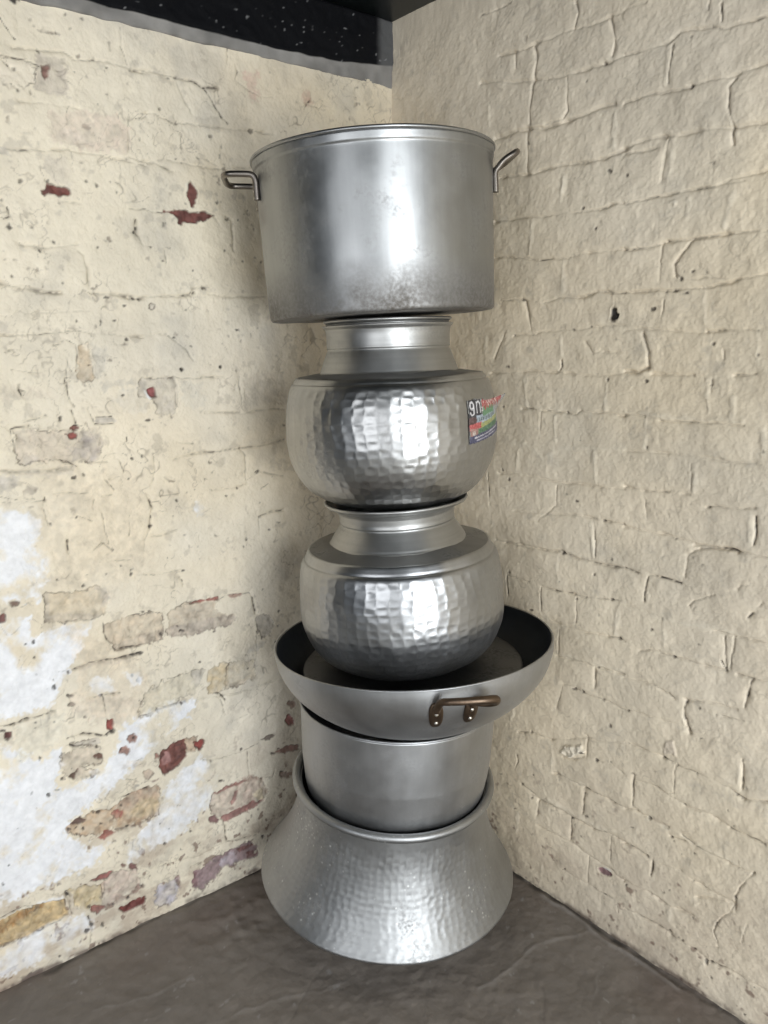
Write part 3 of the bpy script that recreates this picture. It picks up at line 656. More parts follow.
(0.38,3,2.5,[-777,1117,-771,1092]),
(0.38,3,2.5,[-767,996,-771,951]),
(0.38,3,2.5,[-938,1061,-944,1039]),
(0.38,3,2.5,[-975,1318,-934,1310,-909,1312]),
(0.38,3,2.5,[-879,1013,-849,996]),
(0.38,3,2.5,[-824,1046,-800,1047]),
(0.38,3,2.5,[-834,1295,-826,1275]),
(0.38,3,2.5,[-834,1233,-823,1205]),
(0.6,3,2,[-764,1153,-755,1160,-756,1168]),
(0.3,3,2,[-1005,1230,-990,1229]),
(0.3,3,2,[-961,1216,-914,1223]),
((0.4,0.36,0.31),0.5,2,4,[-724,1288,-693,1291,-641,1290,-636,1275,-643,1211,-665,1210,-686,1214,-688,1244,-721,1252]),
((0.25,0.085,0.08),1,3,1,[-685,1258,-683,1250,-691,1248,-697,1250,-700,1256,-701,1263,-696,1268,-689,1271,-686,1263]),
((0.8,0.8,0.815),0.6,-1,1,[-708,1264,-703,1255,-696,1247,-701,1244,-706,1251]),
(0.35,4,2,[-718,1288,-693,1291,-641,1289,-636,1275,-643,1211]),
(0.3,3,2,[-636,1291,-573,1284]),
(0.4,4,3,[-573,1286,-512,1287]),
(0.5,4,3,[-476,1285,-475,1254,-474,1219]),
(0.35,4,2,[-486,1268,-489,1257]),
((0.47,0.41,0.33),0.4,1,6,[-462,1286,-412,1289,-355,1294,-347,1216,-416,1218,-467,1219]),
((0.52,0.5,0.44),0.3,0,6,[-628,1282,-569,1276,-569,1216,-615,1219]),
(0.25,4,3,[-569,1206,-468,1201,-406,1204,-359,1203]),
(0.3,3,2,[-380,1292,-355,1289]),
(0.35,5,3,[-655,1109,-623,1114,-576,1118]),
(0.5,5,3,[-576,1118,-542,1115,-483,1116]),
(0.35,5,3,[-483,1116,-427,1119,-363,1127]),
(0.3,4,2,[-483,1116,-469,1098,-473,1040]),
(0.3,4,2,[-643,1146,-602,1140]),
(0.3,5,2,[-700,1118,-700,1088,-707,1064]),
(0.85,5,4,[-723,1034,-714,1005,-722,964]),
(0.3,4,2,[-722,960,-735,936,-739,911]),
(0.4,4,3,[-696,1033,-683,1029,-650,1030]),
(0.3,4,3,[-563,1028,-509,1024,-468,1030]),
(0.4,3,2,[-433,1012,-411,1023]),
(0.3,4,2,[-468,1039,-436,1054,-368,1037]),
(0.45,5,3,[-442,945,-410,950,-373,951]),
(0.35,3,2,[-445,939,-445,886,-436,866]),
(0.35,4,3,[-721,942,-695,940,-658,947]),
(0.3,3,2,[-604,927,-605,914]),
((0.8,0.8,0.815),0.75,0,6,[-593,984,-596,973,-602,969,-608,968,-612,979,-611,993,-605,1001,-599,1004,-594,995]),
((0.03,0.024,0.02),0.85,1.5,2,[-521,1310,-523,1309,-524,1307,-526,1308,-527,1309,-526,1311,-526,1312,-524,1312,-523,1311]),
((0.03,0.024,0.02),0.85,1.5,2,[-616,1308,-618,1306,-620,1305,-622,1306,-625,1307,-624,1309,-622,1310,-620,1310,-618,1309]),
((0.03,0.024,0.02),0.85,1.5,2,[-701,1200,-702,1199,-706,1199,-709,1199,-712,1200,-711,1202,-709,1202,-705,1203,-702,1202]),
((0.03,0.024,0.02),0.85,1.5,2,[-692,1200,-693,1199,-693,1199,-695,1198,-695,1199,-695,1201,-694,1201,-693,1201,-692,1201]),
((0.03,0.024,0.02),0.85,1.5,2,[-561,1090,-563,1089,-565,1089,-568,1090,-569,1091,-569,1092,-568,1093,-565,1092,-563,1091]),
((0.03,0.024,0.02),0.85,1.5,2,[-560,1068,-560,1065,-561,1064,-563,1065,-564,1067,-564,1070,-562,1071,-561,1073,-559,1071]),
((0.03,0.024,0.02),0.85,1.5,2,[-575,1054,-575,1053,-577,1053,-579,1054,-582,1055,-582,1056,-579,1056,-577,1056,-575,1055]),
((0.03,0.024,0.02),0.85,1.5,2,[-608,1034,-608,1033,-610,1033,-611,1033,-611,1034,-612,1035,-611,1036,-610,1036,-608,1036]),
((0.03,0.024,0.02),0.85,1.5,2,[-654,1015,-654,1014,-655,1014,-656,1014,-656,1015,-656,1016,-656,1017,-655,1016,-654,1016]),
((0.03,0.024,0.02),0.85,1.5,2,[-435,943,-435,941,-439,940,-442,941,-445,943,-443,945,-441,946,-439,945,-436,944]),
((0.03,0.024,0.02),0.85,1.5,2,[-477,892,-479,890,-481,890,-484,890,-488,892,-487,895,-484,895,-481,896,-477,894]),
((0.03,0.024,0.02),0.85,1.5,2,[-415,908,-415,906,-417,906,-419,907,-420,908,-419,909,-418,910,-417,910,-416,909]),
((0.03,0.024,0.02),0.85,1.5,2,[-436,1054,-439,1053,-441,1052,-444,1053,-448,1054,-447,1056,-445,1057,-441,1058,-438,1056]),
((0.03,0.024,0.02),0.85,1.5,2,[-500,1020,-501,1020,-502,1019,-503,1020,-503,1020,-503,1021,-502,1022,-501,1022,-500,1021]),
((0.03,0.024,0.02),0.85,1.5,2,[-588,1255,-588,1254,-589,1253,-590,1254,-590,1255,-590,1255,-590,1256,-589,1256,-588,1256]),
((0.03,0.024,0.02),0.85,1.5,2,[-694,1130,-696,1130,-697,1130,-698,1130,-700,1131,-699,1131,-698,1132,-697,1131,-695,1131]),
((0.03,0.024,0.02),0.85,1.5,2,[-725,1122,-725,1121,-726,1121,-726,1121,-727,1122,-727,1123,-726,1123,-725,1124,-725,1123]),
((0.03,0.024,0.02),0.85,1.5,2,[-361,1164,-361,1162,-363,1162,-364,1163,-366,1164,-366,1165,-364,1166,-363,1166,-361,1166]),
((0.03,0.024,0.02),0.85,1.5,2,[-388,923,-388,922,-390,922,-393,922,-394,923,-395,924,-392,924,-390,924,-387,923]),
((0.03,0.024,0.02),0.85,1.5,2,[-400,1040,-400,1039,-402,1038,-403,1039,-403,1040,-404,1042,-403,1042,-402,1042,-400,1041]),
((0.03,0.024,0.02),0.85,1.5,2,[-691,1030,-691,1028,-693,1028,-694,1029,-696,1030,-696,1032,-694,1033,-692,1033,-691,1031]),
((0.03,0.024,0.02),0.85,1.5,2,[-528,1007,-529,1006,-530,1006,-531,1006,-532,1007,-532,1008,-531,1008,-530,1008,-529,1008]),
((0.03,0.024,0.02),0.85,1.5,2,[-437,979,-439,978,-440,977,-441,978,-442,979,-442,980,-441,981,-440,981,-438,980]),
((0.03,0.024,0.02),0.85,1.5,2,[-719,964,-720,962,-722,962,-724,961,-724,963,-724,965,-723,966,-721,966,-719,965]),
((0.03,0.024,0.02),0.85,1.5,2,[-522,1174,-523,1174,-524,1173,-525,1173,-525,1174,-525,1175,-524,1175,-524,1176,-523,1175]),
((0.03,0.024,0.02),0.85,1.5,2,[-455,989,-456,989,-457,989,-459,989,-461,990,-461,990,-459,991,-457,990,-455,990]),
(0.75,4,3,[-902,965,-901,936]),
((0.03,0.024,0.02),0.8,1.5,2,[-807,925,-809,924,-811,923,-813,923,-814,925,-814,928,-812,930,-810,928,-809,927]),
((0.03,0.024,0.02),0.8,1.5,2,[-874,859,-876,858,-878,858,-879,858,-881,859,-881,861,-879,862,-877,862,-876,860]),
((0.03,0.024,0.02),0.8,1.5,2,[-796,887,-797,886,-797,886,-799,886,-800,887,-799,888,-798,889,-797,889,-796,888]),
((0.03,0.024,0.02),0.8,1.5,2,[-771,874,-771,873,-773,873,-774,873,-776,874,-776,875,-774,875,-773,875,-771,875]),
((0.03,0.024,0.02),0.8,1.5,2,[-773,863,-773,862,-774,862,-775,862,-775,863,-776,864,-775,866,-774,865,-773,864]),
((0.03,0.024,0.02),0.8,1.5,2,[-828,876,-828,875,-830,875,-831,875,-831,877,-831,878,-830,878,-829,878,-828,878]),
((0.03,0.024,0.02),0.8,1.5,2,[-863,883,-864,883,-865,883,-867,883,-869,884,-868,885,-867,885,-865,885,-864,884]),
((0.03,0.024,0.02),0.8,1.5,2,[-927,882,-929,881,-930,881,-931,882,-933,882,-933,884,-931,884,-930,884,-929,883]),
((0.03,0.024,0.02),0.8,1.5,2,[-754,772,-755,770,-756,770,-758,770,-759,772,-759,774,-757,775,-756,774,-754,773]),
(0.35,3,2,[-855,928,-830,944,-811,924]),
(0.35,3,2,[-813,903,-771,897]),
((0.47,0.38,0.26),0.6,2,4,[-961,858,-921,856,-879,851,-842,850,-831,830,-841,785,-861,781,-924,789,-965,799]),
((0.36,0.33,0.29),0.5,1,4,[-961,858,-950,858,-954,829,-954,799,-966,800]),
((0.34,0.31,0.28),0.55,1,4,[-855,850,-834,848,-829,821,-840,807,-844,833]),
((0.38,0.34,0.3),0.4,0,4,[-960,813,-856,793,-840,785,-863,780,-924,789,-963,798]),
((0.14,0.08,0.06),0.9,2,2,[-1010,853,-1013,850,-1018,849,-1024,850,-1027,854,-1028,859,-1022,860,-1017,858,-1013,856]),
((0.03,0.024,0.02),0.85,1.5,2,[-999,854,-998,853,-1001,853,-1004,854,-1005,855,-1004,855,-1003,856,-1001,856,-1000,855]),
((0.13,0.045,0.04),0.95,3,2,[-1039,826,-1041,819,-1046,818,-1051,819,-1051,826,-1050,831,-1048,836,-1044,837,-1039,834]),
((0.3,0.25,0.2),0.5,1,3,[-1051,847,-1035,847,-1038,838,-1052,839]),
(0.4,3,2,[-965,821,-958,854]),
(0.4,3,2,[-965,799,-924,789,-861,781]),
(0.7,4,3,[-844,769,-841,729,-823,698]),
(0.6,4,3,[-823,698,-797,698,-759,694]),
(0.4,3,2,[-787,770,-753,771]),
((0.49,0.39,0.28),0.6,2,3,[-840,764,-797,770,-757,770,-711,759,-711,694,-769,694,-819,696,-839,727]),
((0.36,0.3,0.24),0.6,1,4,[-831,711,-790,714,-755,720,-712,718,-711,694,-769,694,-819,696]),
(0.3,4,3,[-950,683,-915,680]),
(0.75,6,4,[-915,679,-899,679,-883,683]),
(0.7,5,4,[-883,683,-866,683,-841,681,-817,674]),
(0.85,7,5,[-825,676,-799,676,-769,677]),
((0.38,0.32,0.26),0.5,0,3,[-915,680,-882,683,-849,685,-816,676,-768,679,-767,672,-817,667,-850,674,-896,672]),
((0.03,0.024,0.02),0.85,1.5,2,[-957,653,-958,651,-960,650,-962,652,-964,654,-964,657,-962,657,-960,658,-957,656]),
((0.03,0.024,0.02),0.85,1.5,2,[-924,620,-926,620,-930,619,-934,621,-937,623,-936,625,-934,626,-929,624,-927,622]),
((0.03,0.024,0.02),0.85,1.5,2,[-925,600,-926,598,-930,598,-933,601,-936,602,-936,605,-933,605,-929,604,-926,602]),
((0.03,0.024,0.02),0.85,1.5,2,[-786,630,-788,629,-789,627,-791,628,-792,631,-791,633,-791,635,-789,634,-787,632]),
((0.03,0.024,0.02),0.85,1.5,2,[-775,615,-776,612,-778,613,-780,613,-781,615,-781,618,-779,618,-777,620,-777,617]),
((0.03,0.024,0.02),0.85,1.5,2,[-993,730,-993,729,-995,729,-995,729,-996,730,-996,732,-995,732,-994,732,-993,731]),
((0.03,0.024,0.02),0.85,1.5,2,[-1021,717,-1021,717,-1022,716,-1023,716,-1023,717,-1023,718,-1022,719,-1021,719,-1021,718]),
((0.03,0.024,0.02),0.85,1.5,2,[-900,563,-901,562,-904,563,-906,563,-906,565,-906,566,-905,566,-903,566,-902,565]),
((0.03,0.024,0.02),0.85,1.5,2,[-830,552,-831,551,-832,551,-833,551,-834,552,-833,553,-832,554,-831,554,-830,553]),
((0.03,0.024,0.02),0.85,1.5,2,[-858,602,-861,601,-862,600,-865,602,-867,604,-866,605,-865,606,-862,607,-860,604]),
((0.03,0.024,0.02),0.85,1.5,2,[-929,677,-930,676,-931,674,-933,675,-933,677,-934,680,-932,681,-930,681,-929,679]),
((0.03,0.024,0.02),0.85,1.5,2,[-992,691,-992,690,-993,690,-994,691,-994,691,-994,692,-994,693,-993,692,-992,692]),
((0.03,0.024,0.02),0.85,1.5,2,[-1007,763,-1007,763,-1008,763,-1009,763,-1009,763,-1009,764,-1008,765,-1007,765,-1007,764]),
((0.03,0.024,0.02),0.85,1.5,2,[-962,667,-962,666,-963,666,-964,667,-964,668,-964,669,-964,669,-963,669,-962,668]),
((0.03,0.024,0.02),0.85,1.5,2,[-975,654,-975,653,-976,653,-977,654,-977,655,-977,655,-976,655,-976,656,-975,655]),
((0.03,0.024,0.02),0.85,1.5,2,[-992,764,-992,762,-993,760,-994,762,-994,763,-994,766,-993,767,-992,767,-992,766]),
(0.5,4,3,[-890,602,-863,603]),
(0.4,4,3,[-863,603,-824,595]),
(0.7,4,3,[-861,600,-858,565,-855,537]),
((0.16,0.05,0.04),0.95,3,2,[-843,531,-847,527,-851,523,-855,527,-859,532,-858,540,-854,541,-849,543,-844,539]),
((0.03,0.024,0.02),0.85,1.5,2,[-842,514,-845,513,-847,512,-852,514,-853,517,-854,520,-850,520,-846,520,-843,517]),
(0.8,6,4,[-1075,598,-1046,594]),
(0.75,5,4,[-1046,594,-1020,596]),
(0.45,5,3,[-1020,596,-962,599]),
((0.03,0.024,0.02),0.85,1.5,2,[-1028,597,-1028,596,-1030,596,-1033,597,-1034,598,-1034,599,-1032,599,-1030,600,-1029,598]),
((0.03,0.024,0.02),0.85,1.5,2,[-1016,596,-1017,595,-1019,595,-1022,596,-1024,598,-1024,599,-1021,599,-1019,599,-1017,597]),
((0.03,0.024,0.02),0.85,1.5,2,[-1003,584,-1003,583,-1006,583,-1008,584,-1009,586,-1009,587,-1007,587,-1005,587,-1003,586]),
((0.03,0.024,0.02),0.85,1.5,2,[-966,574,-967,572,-969,572,-970,573,-971,575,-970,576,-970,578,-968,577,-966,576]),
((0.03,0.024,0.02),0.85,1.5,2,[-963,599,-966,599,-967,599,-970,600,-973,602,-973,603,-970,602,-967,602,-965,601]),
((0.03,0.024,0.02),0.85,1.5,2,[-1005,572,-1006,571,-1007,571,-1008,572,-1010,573,-1009,574,-1008,575,-1007,575,-1005,574]),
((0.8,0.8,0.815),0.7,-0.5,6,[-887,632,-869,649,-841,636,-835,608,-861,609,-885,610]),
((0.8,0.8,0.815),0.7,-0.5,6,[-807,635,-776,638,-774,608,-797,605]),
((0.56,0.47,0.38),0.4,1,10,[-926,613,-857,597,-824,591,-770,565,-774,524,-830,524,-887,552,-925,582]),
(0.8,4,3,[-661,834,-655,826,-652,813]),
((0.03,0.024,0.02),0.85,1.5,2,[-478,890,-480,889,-482,888,-485,889,-489,891,-488,892,-485,892,-482,892,-479,891]),
((0.03,0.024,0.02),0.85,1.5,2,[-605,867,-606,866,-608,867,-610,867,-610,868,-611,869,-610,869,-607,869,-605,868]),
((0.03,0.024,0.02),0.85,1.5,2,[-687,887,-687,886,-688,886,-688,887,-689,887,-689,888,-688,888,-688,888,-687,888]),
((0.03,0.024,0.02),0.85,1.5,2,[-650,848,-651,847,-652,847,-653,847,-653,848,-653,849,-652,849,-652,849,-651,849]),
((0.03,0.024,0.02),0.85,1.5,2,[-398,731,-399,728,-400,727,-401,727,-401,730,-401,734,-400,737,-399,736,-399,734]),
((0.03,0.024,0.02),0.85,1.5,2,[-400,691,-401,690,-402,688,-403,688,-404,691,-403,693,-403,697,-401,696,-400,694]),
((0.03,0.024,0.02),0.85,1.5,2,[-440,759,-440,758,-442,758,-444,757,-444,759,-444,760,-443,762,-442,761,-440,760]),
((0.03,0.024,0.02),0.85,1.5,2,[-489,876,-489,875,-490,875,-491,875,-491,876,-491,877,-491,878,-490,878,-489,877]),
((0.47,0.38,0.28),0.65,2,4,[-696,756,-653,768,-610,767,-577,756,-583,734,-539,717,-525,711,-538,690,-591,691,-630,691,-678,691,-700,702]),
((0.33,0.28,0.24),0.65,1,4,[-697,719,-629,717,-580,717,-539,719,-524,708,-538,690,-606,691,-678,691,-698,699]),
((0.26,0.09,0.07),0.9,2,1.5,[-639,766,-610,769,-571,768,-567,761,-606,763]),
(0.7,4,3,[-653,766,-630,768]),
(0.75,5,4,[-572,760,-541,765,-516,762,-485,760,-472,742,-470,703]),
((0.3,0.14,0.11),0.7,1,2,[-541,765,-505,761,-511,756,-537,756]),
((0.37,0.34,0.31),0.65,2,4,[-472,686,-457,692,-430,688,-417,665,-432,639,-454,633,-472,659]),
((0.4,0.37,0.33),0.5,1,4,[-493,622,-450,621,-462,601,-500,600]),
((0.5,0.39,0.23),0.7,2,4,[-609,583,-573,597,-552,594,-549,561,-562,530,-583,524,-610,529]),
((0.53,0.45,0.32),0.55,2,4,[-552,594,-516,591,-478,581,-477,532,-520,527,-562,527]),
((0.36,0.31,0.25),0.55,1,3,[-556,538,-520,535,-479,538,-478,529,-520,525,-552,527]),
((0.5,0.45,0.34),0.5,2,5,[-769,583,-709,595,-642,601,-618,595,-624,568,-646,541,-690,534,-756,523,-783,529]),
((0.36,0.33,0.3),0.5,1,4,[-647,599,-618,596,-622,567,-641,553,-649,570]),
(0.5,3,2,[-709,597,-642,597,-620,596]),
(0.4,5,3,[-783,527,-756,525,-737,529]),
(0.35,6,3,[-737,529,-667,528]),
((0.03,0.024,0.02),0.85,1.5,2,[-494,564,-495,563,-496,563,-499,562,-500,564,-500,567,-498,567,-496,566,-494,566]),
((0.03,0.024,0.02),0.85,1.5,2,[-496,599,-496,598,-498,599,-501,599,-503,600,-503,602,-501,603,-498,602,-497,601]),
((0.03,0.024,0.02),0.85,1.5,2,[-763,674,-764,672,-766,670,-769,672,-771,674,-769,676,-768,677,-766,678,-764,676]),
((0.03,0.024,0.02),0.85,1.5,2,[-581,684,-582,683,-584,683,-586,683,-588,685,-587,686,-586,686,-584,686,-582,685]),
((0.03,0.024,0.02),0.85,1.5,2,[-660,701,-662,700,-663,699,-664,700,-665,702,-665,703,-664,704,-663,704,-661,703]),
((0.03,0.024,0.02),0.85,1.5,2,[-623,612,-623,611,-624,611,-625,611,-626,613,-625,614,-625,615,-623,615,-622,613]),
((0.03,0.024,0.02),0.85,1.5,2,[-711,707,-712,705,-714,703,-715,704,-716,707,-717,710,-715,711,-713,712,-712,709]),
((0.03,0.024,0.02),0.85,1.5,2,[-668,703,-669,702,-670,701,-671,702,-672,703,-672,705,-671,706,-669,706,-669,704]),
((0.03,0.024,0.02),0.85,1.5,2,[-749,770,-750,769,-753,770,-756,770,-756,772,-756,772,-755,773,-753,773,-750,772]),
((0.03,0.024,0.02),0.85,1.5,2,[-451,636,-452,634,-454,634,-456,635,-457,637,-457,638,-456,640,-454,640,-452,638]),
((0.03,0.024,0.02),0.85,1.5,2,[-409,610,-411,609,-412,608,-415,608,-416,611,-416,613,-415,614,-412,614,-409,613]),
((0.03,0.024,0.02),0.85,1.5,2,[-405,653,-405,651,-406,652,-408,652,-409,653,-409,655,-408,656,-406,655,-404,655]),
((0.03,0.024,0.02),0.85,1.5,2,[-739,531,-740,531,-741,531,-744,531,-744,533,-745,534,-743,535,-741,534,-740,533]),
((0.03,0.024,0.02),0.85,1.5,2,[-677,526,-677,525,-679,524,-680,526,-681,527,-681,528,-679,528,-678,529,-677,527]),
((0.03,0.024,0.02),0.85,1.5,2,[-672,716,-672,714,-674,713,-675,715,-676,716,-676,717,-675,718,-673,718,-672,717]),
(0.7,4,3,[-610,532,-578,520,-566,501]),
(0.2,4,3,[-667,528,-573,511,-490,503,-396,511]),
(0.4,3,2,[-762,775,-744,771,-718,761]),
(0.3,4,2,[-547,435,-507,438]),
(0.3,3,2,[-579,505,-566,461]),
(0.25,3,2,[-467,658,-473,579]),
(0.3,3,2,[-746,856,-707,852,-652,850]),
((0.11,0.045,0.04),1,3,2,[-1053,573,-1054,565,-1060,565,-1066,569,-1069,575,-1068,581,-1064,584,-1059,583,-1052,581]),
((0.03,0.024,0.02),0.85,1.5,2,[-1061,564,-1061,563,-1063,563,-1065,564,-1067,566,-1066,567,-1066,568,-1063,568,-1061,566]),
((0.03,0.024,0.02),0.85,1.5,2,[-1063,586,-1063,585,-1066,585,-1069,587,-1073,589,-1072,590,-1070,590,-1066,589,-1063,587]),
((0.58,0.55,0.46),0.5,1,8,[-1051,586,-1002,589,-945,592,-949,532,-991,509,-1047,513]),
(0.9,4,4,[-945,526,-930,527,-910,527]),
(0.9,6,4,[-910,527,-866,509,-846,512]),
((0.4,0.36,0.32),0.6,2,3,[-941,514,-907,513,-878,508,-877,495,-900,497,-932,501]),
(0.8,4,3,[-942,511,-928,501,-904,500,-887,502]),
((0.45,0.38,0.3),0.7,2,5,[-957,493,-920,499,-880,487,-876,456,-884,443,-925,456,-890,422,-928,425,-964,442,-968,472]),
((0.15,0.075,0.055),0.95,2,2,[-896,466,-877,476,-877,455,-887,455]),
((0.13,0.08,0.06),0.95,2,2,[-956,441,-933,449,-940,431]),
((0.03,0.024,0.02),0.85,1.5,2,[-965,440,-966,439,-967,439,-969,439,-969,441,-970,443,-968,445,-966,444,-964,443]),
((0.03,0.024,0.02),0.85,1.5,2,[-943,456,-944,455,-945,454,-947,455,-947,457,-948,459,-947,460,-945,458,-944,458]),
((0.03,0.024,0.02),0.85,1.5,2,[-883,486,-883,484,-884,483,-886,484,-886,486,-886,488,-885,489,-884,490,-883,488]),
(0.4,3,2,[-929,453,-884,443]),
(0.3,3,2,[-931,430,-899,420]),
((0.27,0.14,0.1),0.9,2,2,[-793,478,-797,469,-805,469,-812,472,-816,481,-812,488,-808,491,-803,492,-799,485]),
((0.26,0.13,0.09),0.9,2,2,[-811,451,-813,443,-822,442,-830,450,-839,457,-835,463,-830,468,-820,467,-813,459]),
((0.03,0.024,0.02),0.85,1.5,2,[-828,461,-830,460,-831,460,-832,460,-833,462,-833,464,-832,465,-830,465,-829,463]),
((0.03,0.024,0.02),0.85,1.5,2,[-798,477,-800,476,-801,476,-803,476,-803,478,-804,480,-802,481,-801,480,-799,479]),
((0.5,0.43,0.34),0.5,1,3,[-813,423,-790,424,-773,413,-783,398,-805,405]),
((0.5,0.43,0.34),0.4,1,3,[-839,426,-819,426,-818,407,-836,411]),
(0.6,3,2,[-829,385,-812,376,-798,379]),
((0.42,0.38,0.33),0.7,1,2,[-812,364,-796,360,-796,349,-812,356]),
(0.5,3,2,[-813,423,-786,422]),
(0.5,3,2,[-807,409,-787,409]),
((0.03,0.024,0.02),0.85,1.5,2,[-993,414,-993,411,-996,410,-998,413,-998,415,-999,418,-997,419,-995,418,-993,416]),
((0.03,0.024,0.02),0.85,1.5,2,[-1002,500,-1004,499,-1005,497,-1007,499,-1008,501,-1008,504,-1007,506,-1004,504,-1003,503]),
((0.03,0.024,0.02),0.85,1.5,2,[-1091,287,-1091,286,-1092,286,-1093,287,-1094,288,-1093,289,-1093,290,-1092,290,-1091,288]),
((0.03,0.024,0.02),0.85,1.5,2,[-1029,427,-1030,426,-1031,426,-1032,426,-1032,428,-1032,429,-1031,430,-1030,430,-1030,428]),
((0.03,0.024,0.02),0.85,1.5,2,[-973,416,-974,416,-976,417,-978,418,-980,419,-980,420,-978,420,-976,419,-975,418]),
((0.03,0.024,0.02),0.85,1.5,2,[-1025,394,-1025,394,-1026,394,-1027,394,-1027,395,-1027,395,-1026,396,-1026,396,-1025,395]),
((0.03,0.024,0.02),0.85,1.5,2,[-1062,362,-1063,361,-1063,362,-1064,362,-1065,363,-1065,364,-1064,365,-1063,364,-1062,364]),
((0.03,0.024,0.02),0.85,1.5,2,[-1106,247,-1107,247,-1108,246,-1109,247,-1109,248,-1109,250,-1108,250,-1107,249,-1107,248]),
(0.35,3,2,[-1048,511,-1027,507]),
((0.26,0.07,0.055),0.95,2,2,[-856,545,-843,543,-848,519,-860,524]),
((0.03,0.024,0.02),0.85,1.5,2,[-845,510,-848,508,-852,509,-856,511,-859,513,-860,516,-855,515,-851,515,-848,512]),
((0.03,0.024,0.02),0.85,1.5,2,[-858,509,-859,507,-861,508,-863,508,-863,510,-864,512,-862,514,-860,513,-859,512]),
((0.44,0.31,0.2),0.8,3,4,[-970,317,-949,333,-904,334,-852,329,-827,345,-786,346,-749,342,-750,301,-758,264,-793,263,-841,266,-871,279,-899,271,-946,292]),
((0.58,0.47,0.3),0.6,0,4,[-787,336,-753,302,-760,273,-799,274,-827,293,-813,313]),
((0.36,0.26,0.2),0.6,0,4,[-846,340,-798,346,-750,340,-756,316,-801,316,-838,306,-860,315]),
((0.1,0.06,0.05),0.95,2,2,[-957,329,-940,337,-927,321,-938,319,-952,321]),
((0.25,0.1,0.075),0.95,2,2,[-904,268,-887,275,-872,274,-863,266,-889,257]),
((0.28,0.1,0.08),0.85,2,3,[-863,315,-840,311,-845,293,-863,296]),
((0.03,0.024,0.02),0.85,1.5,2,[-894,329,-895,328,-896,327,-900,329,-900,331,-900,332,-899,334,-896,333,-894,330]),
((0.03,0.024,0.02),0.85,1.5,2,[-942,291,-943,291,-946,292,-949,293,-950,294,-950,295,-949,296,-946,294,-943,293]),
((0.03,0.024,0.02),0.85,1.5,2,[-947,312,-948,312,-949,311,-950,312,-950,313,-950,315,-949,315,-948,315,-947,314]),
((0.03,0.024,0.02),0.85,1.5,2,[-891,297,-891,295,-893,297,-895,297,-896,299,-896,300,-894,301,-893,300,-891,300]),
((0.03,0.024,0.02),0.85,1.5,2,[-905,332,-906,331,-907,331,-908,332,-908,333,-908,334,-908,334,-907,334,-906,333]),
((0.03,0.024,0.02),0.85,1.5,2,[-832,267,-832,265,-834,264,-837,266,-840,269,-839,271,-838,274,-834,271,-830,269]),
((0.03,0.024,0.02),0.85,1.5,2,[-957,313,-958,312,-959,312,-960,313,-960,314,-960,315,-959,315,-959,315,-958,314]),
((0.03,0.024,0.02),0.85,1.5,2,[-839,319,-840,319,-841,318,-843,318,-843,320,-844,322,-842,322,-841,323,-839,321]),
((0.03,0.024,0.02),0.85,1.5,2,[-932,302,-932,301,-933,301,-934,302,-935,303,-935,304,-934,304,-933,304,-932,303]),
((0.03,0.024,0.02),0.85,1.5,2,[-963,316,-964,315,-965,315,-966,315,-966,316,-966,317,-965,317,-964,318,-964,317]),
(0.7,5,3,[-848,345,-824,344,-779,343]),
(0.4,4,3,[-866,272,-827,261,-785,263]),
((0.28,0.1,0.09),0.95,2,2,[-932,171,-909,177,-882,173,-889,162,-923,163]),
((0.03,0.024,0.02),0.85,1.5,2,[-924,167,-926,167,-927,167,-929,168,-931,170,-930,170,-929,171,-927,171,-925,169]),
((0.22,0.1,0.09),0.95,2,2,[-824,158,-824,150,-832,151,-837,158,-841,164,-843,171,-837,173,-831,170,-824,165]),
((0.2,0.1,0.08),0.9,2,2,[-844,170,-848,169,-851,166,-856,171,-859,176,-860,181,-856,182,-851,178,-846,175]),
((0.5,0.4,0.23),0.8,3,4,[-977,169,-956,170,-903,149,-904,118,-912,93,-942,102,-965,127,-973,149]),
((0.47,0.38,0.32),0.8,3,4,[-905,146,-889,164,-862,169,-827,148,-824,124,-815,99,-859,96,-891,87,-908,91]),
((0.3,0.22,0.18),0.6,1,3,[-891,90,-859,98,-816,102,-816,94,-851,87,-887,83]),
(0.95,8,5,[-982,167,-977,139,-976,107]),
((0.14,0.04,0.033),1,3,2,[-872,67,-843,73,-809,69,-811,51,-836,50,-862,50]),
((0.28,0.11,0.09),0.9,2,2,[-942,102,-925,102,-902,89,-913,84,-924,82]),
((0.47,0.34,0.17),0.85,5,2,[-1129,170,-1099,169,-1069,168,-1019,157,-987,149,-982,110,-1016,106,-1072,103,-1137,104]),
((0.3,0.165,0.065),0.8,2,6,[-1130,162,-1100,163,-1066,161,-1035,156,-1055,153,-1083,144,-1133,134]),
(0.6,4,3,[-1129,173,-1072,175]),
(0.75,5,4,[-1072,175,-1046,165,-1017,158]),
(0.4,4,3,[-1136,107,-1084,98,-1053,100]),
(0.5,4,3,[-1053,100,-1016,104,-983,106]),
((0.8,0.8,0.815),0.7,-1,3,[-1046,169,-1018,171,-987,158,-991,151,-1023,160]),
(0.6,6,3,[-943,85,-938,47,-942,14]),
((0.03,0.024,0.02),0.85,1.5,2,[-911,47,-911,43,-914,42,-918,45,-919,50,-918,53,-916,55,-913,54,-911,51]),
((0.03,0.024,0.02),0.85,1.5,2,[-943,49,-946,49,-948,48,-952,50,-954,53,-953,55,-951,56,-948,54,-944,52]),
((0.03,0.024,0.02),0.85,1.5,2,[-935,61,-937,60,-939,57,-942,60,-942,63,-942,66,-940,66,-938,67,-935,64]),
((0.03,0.024,0.02),0.85,1.5,2,[-1010,18,-1011,16,-1013,17,-1014,17,-1015,20,-1015,22,-1013,22,-1012,22,-1010,20]),
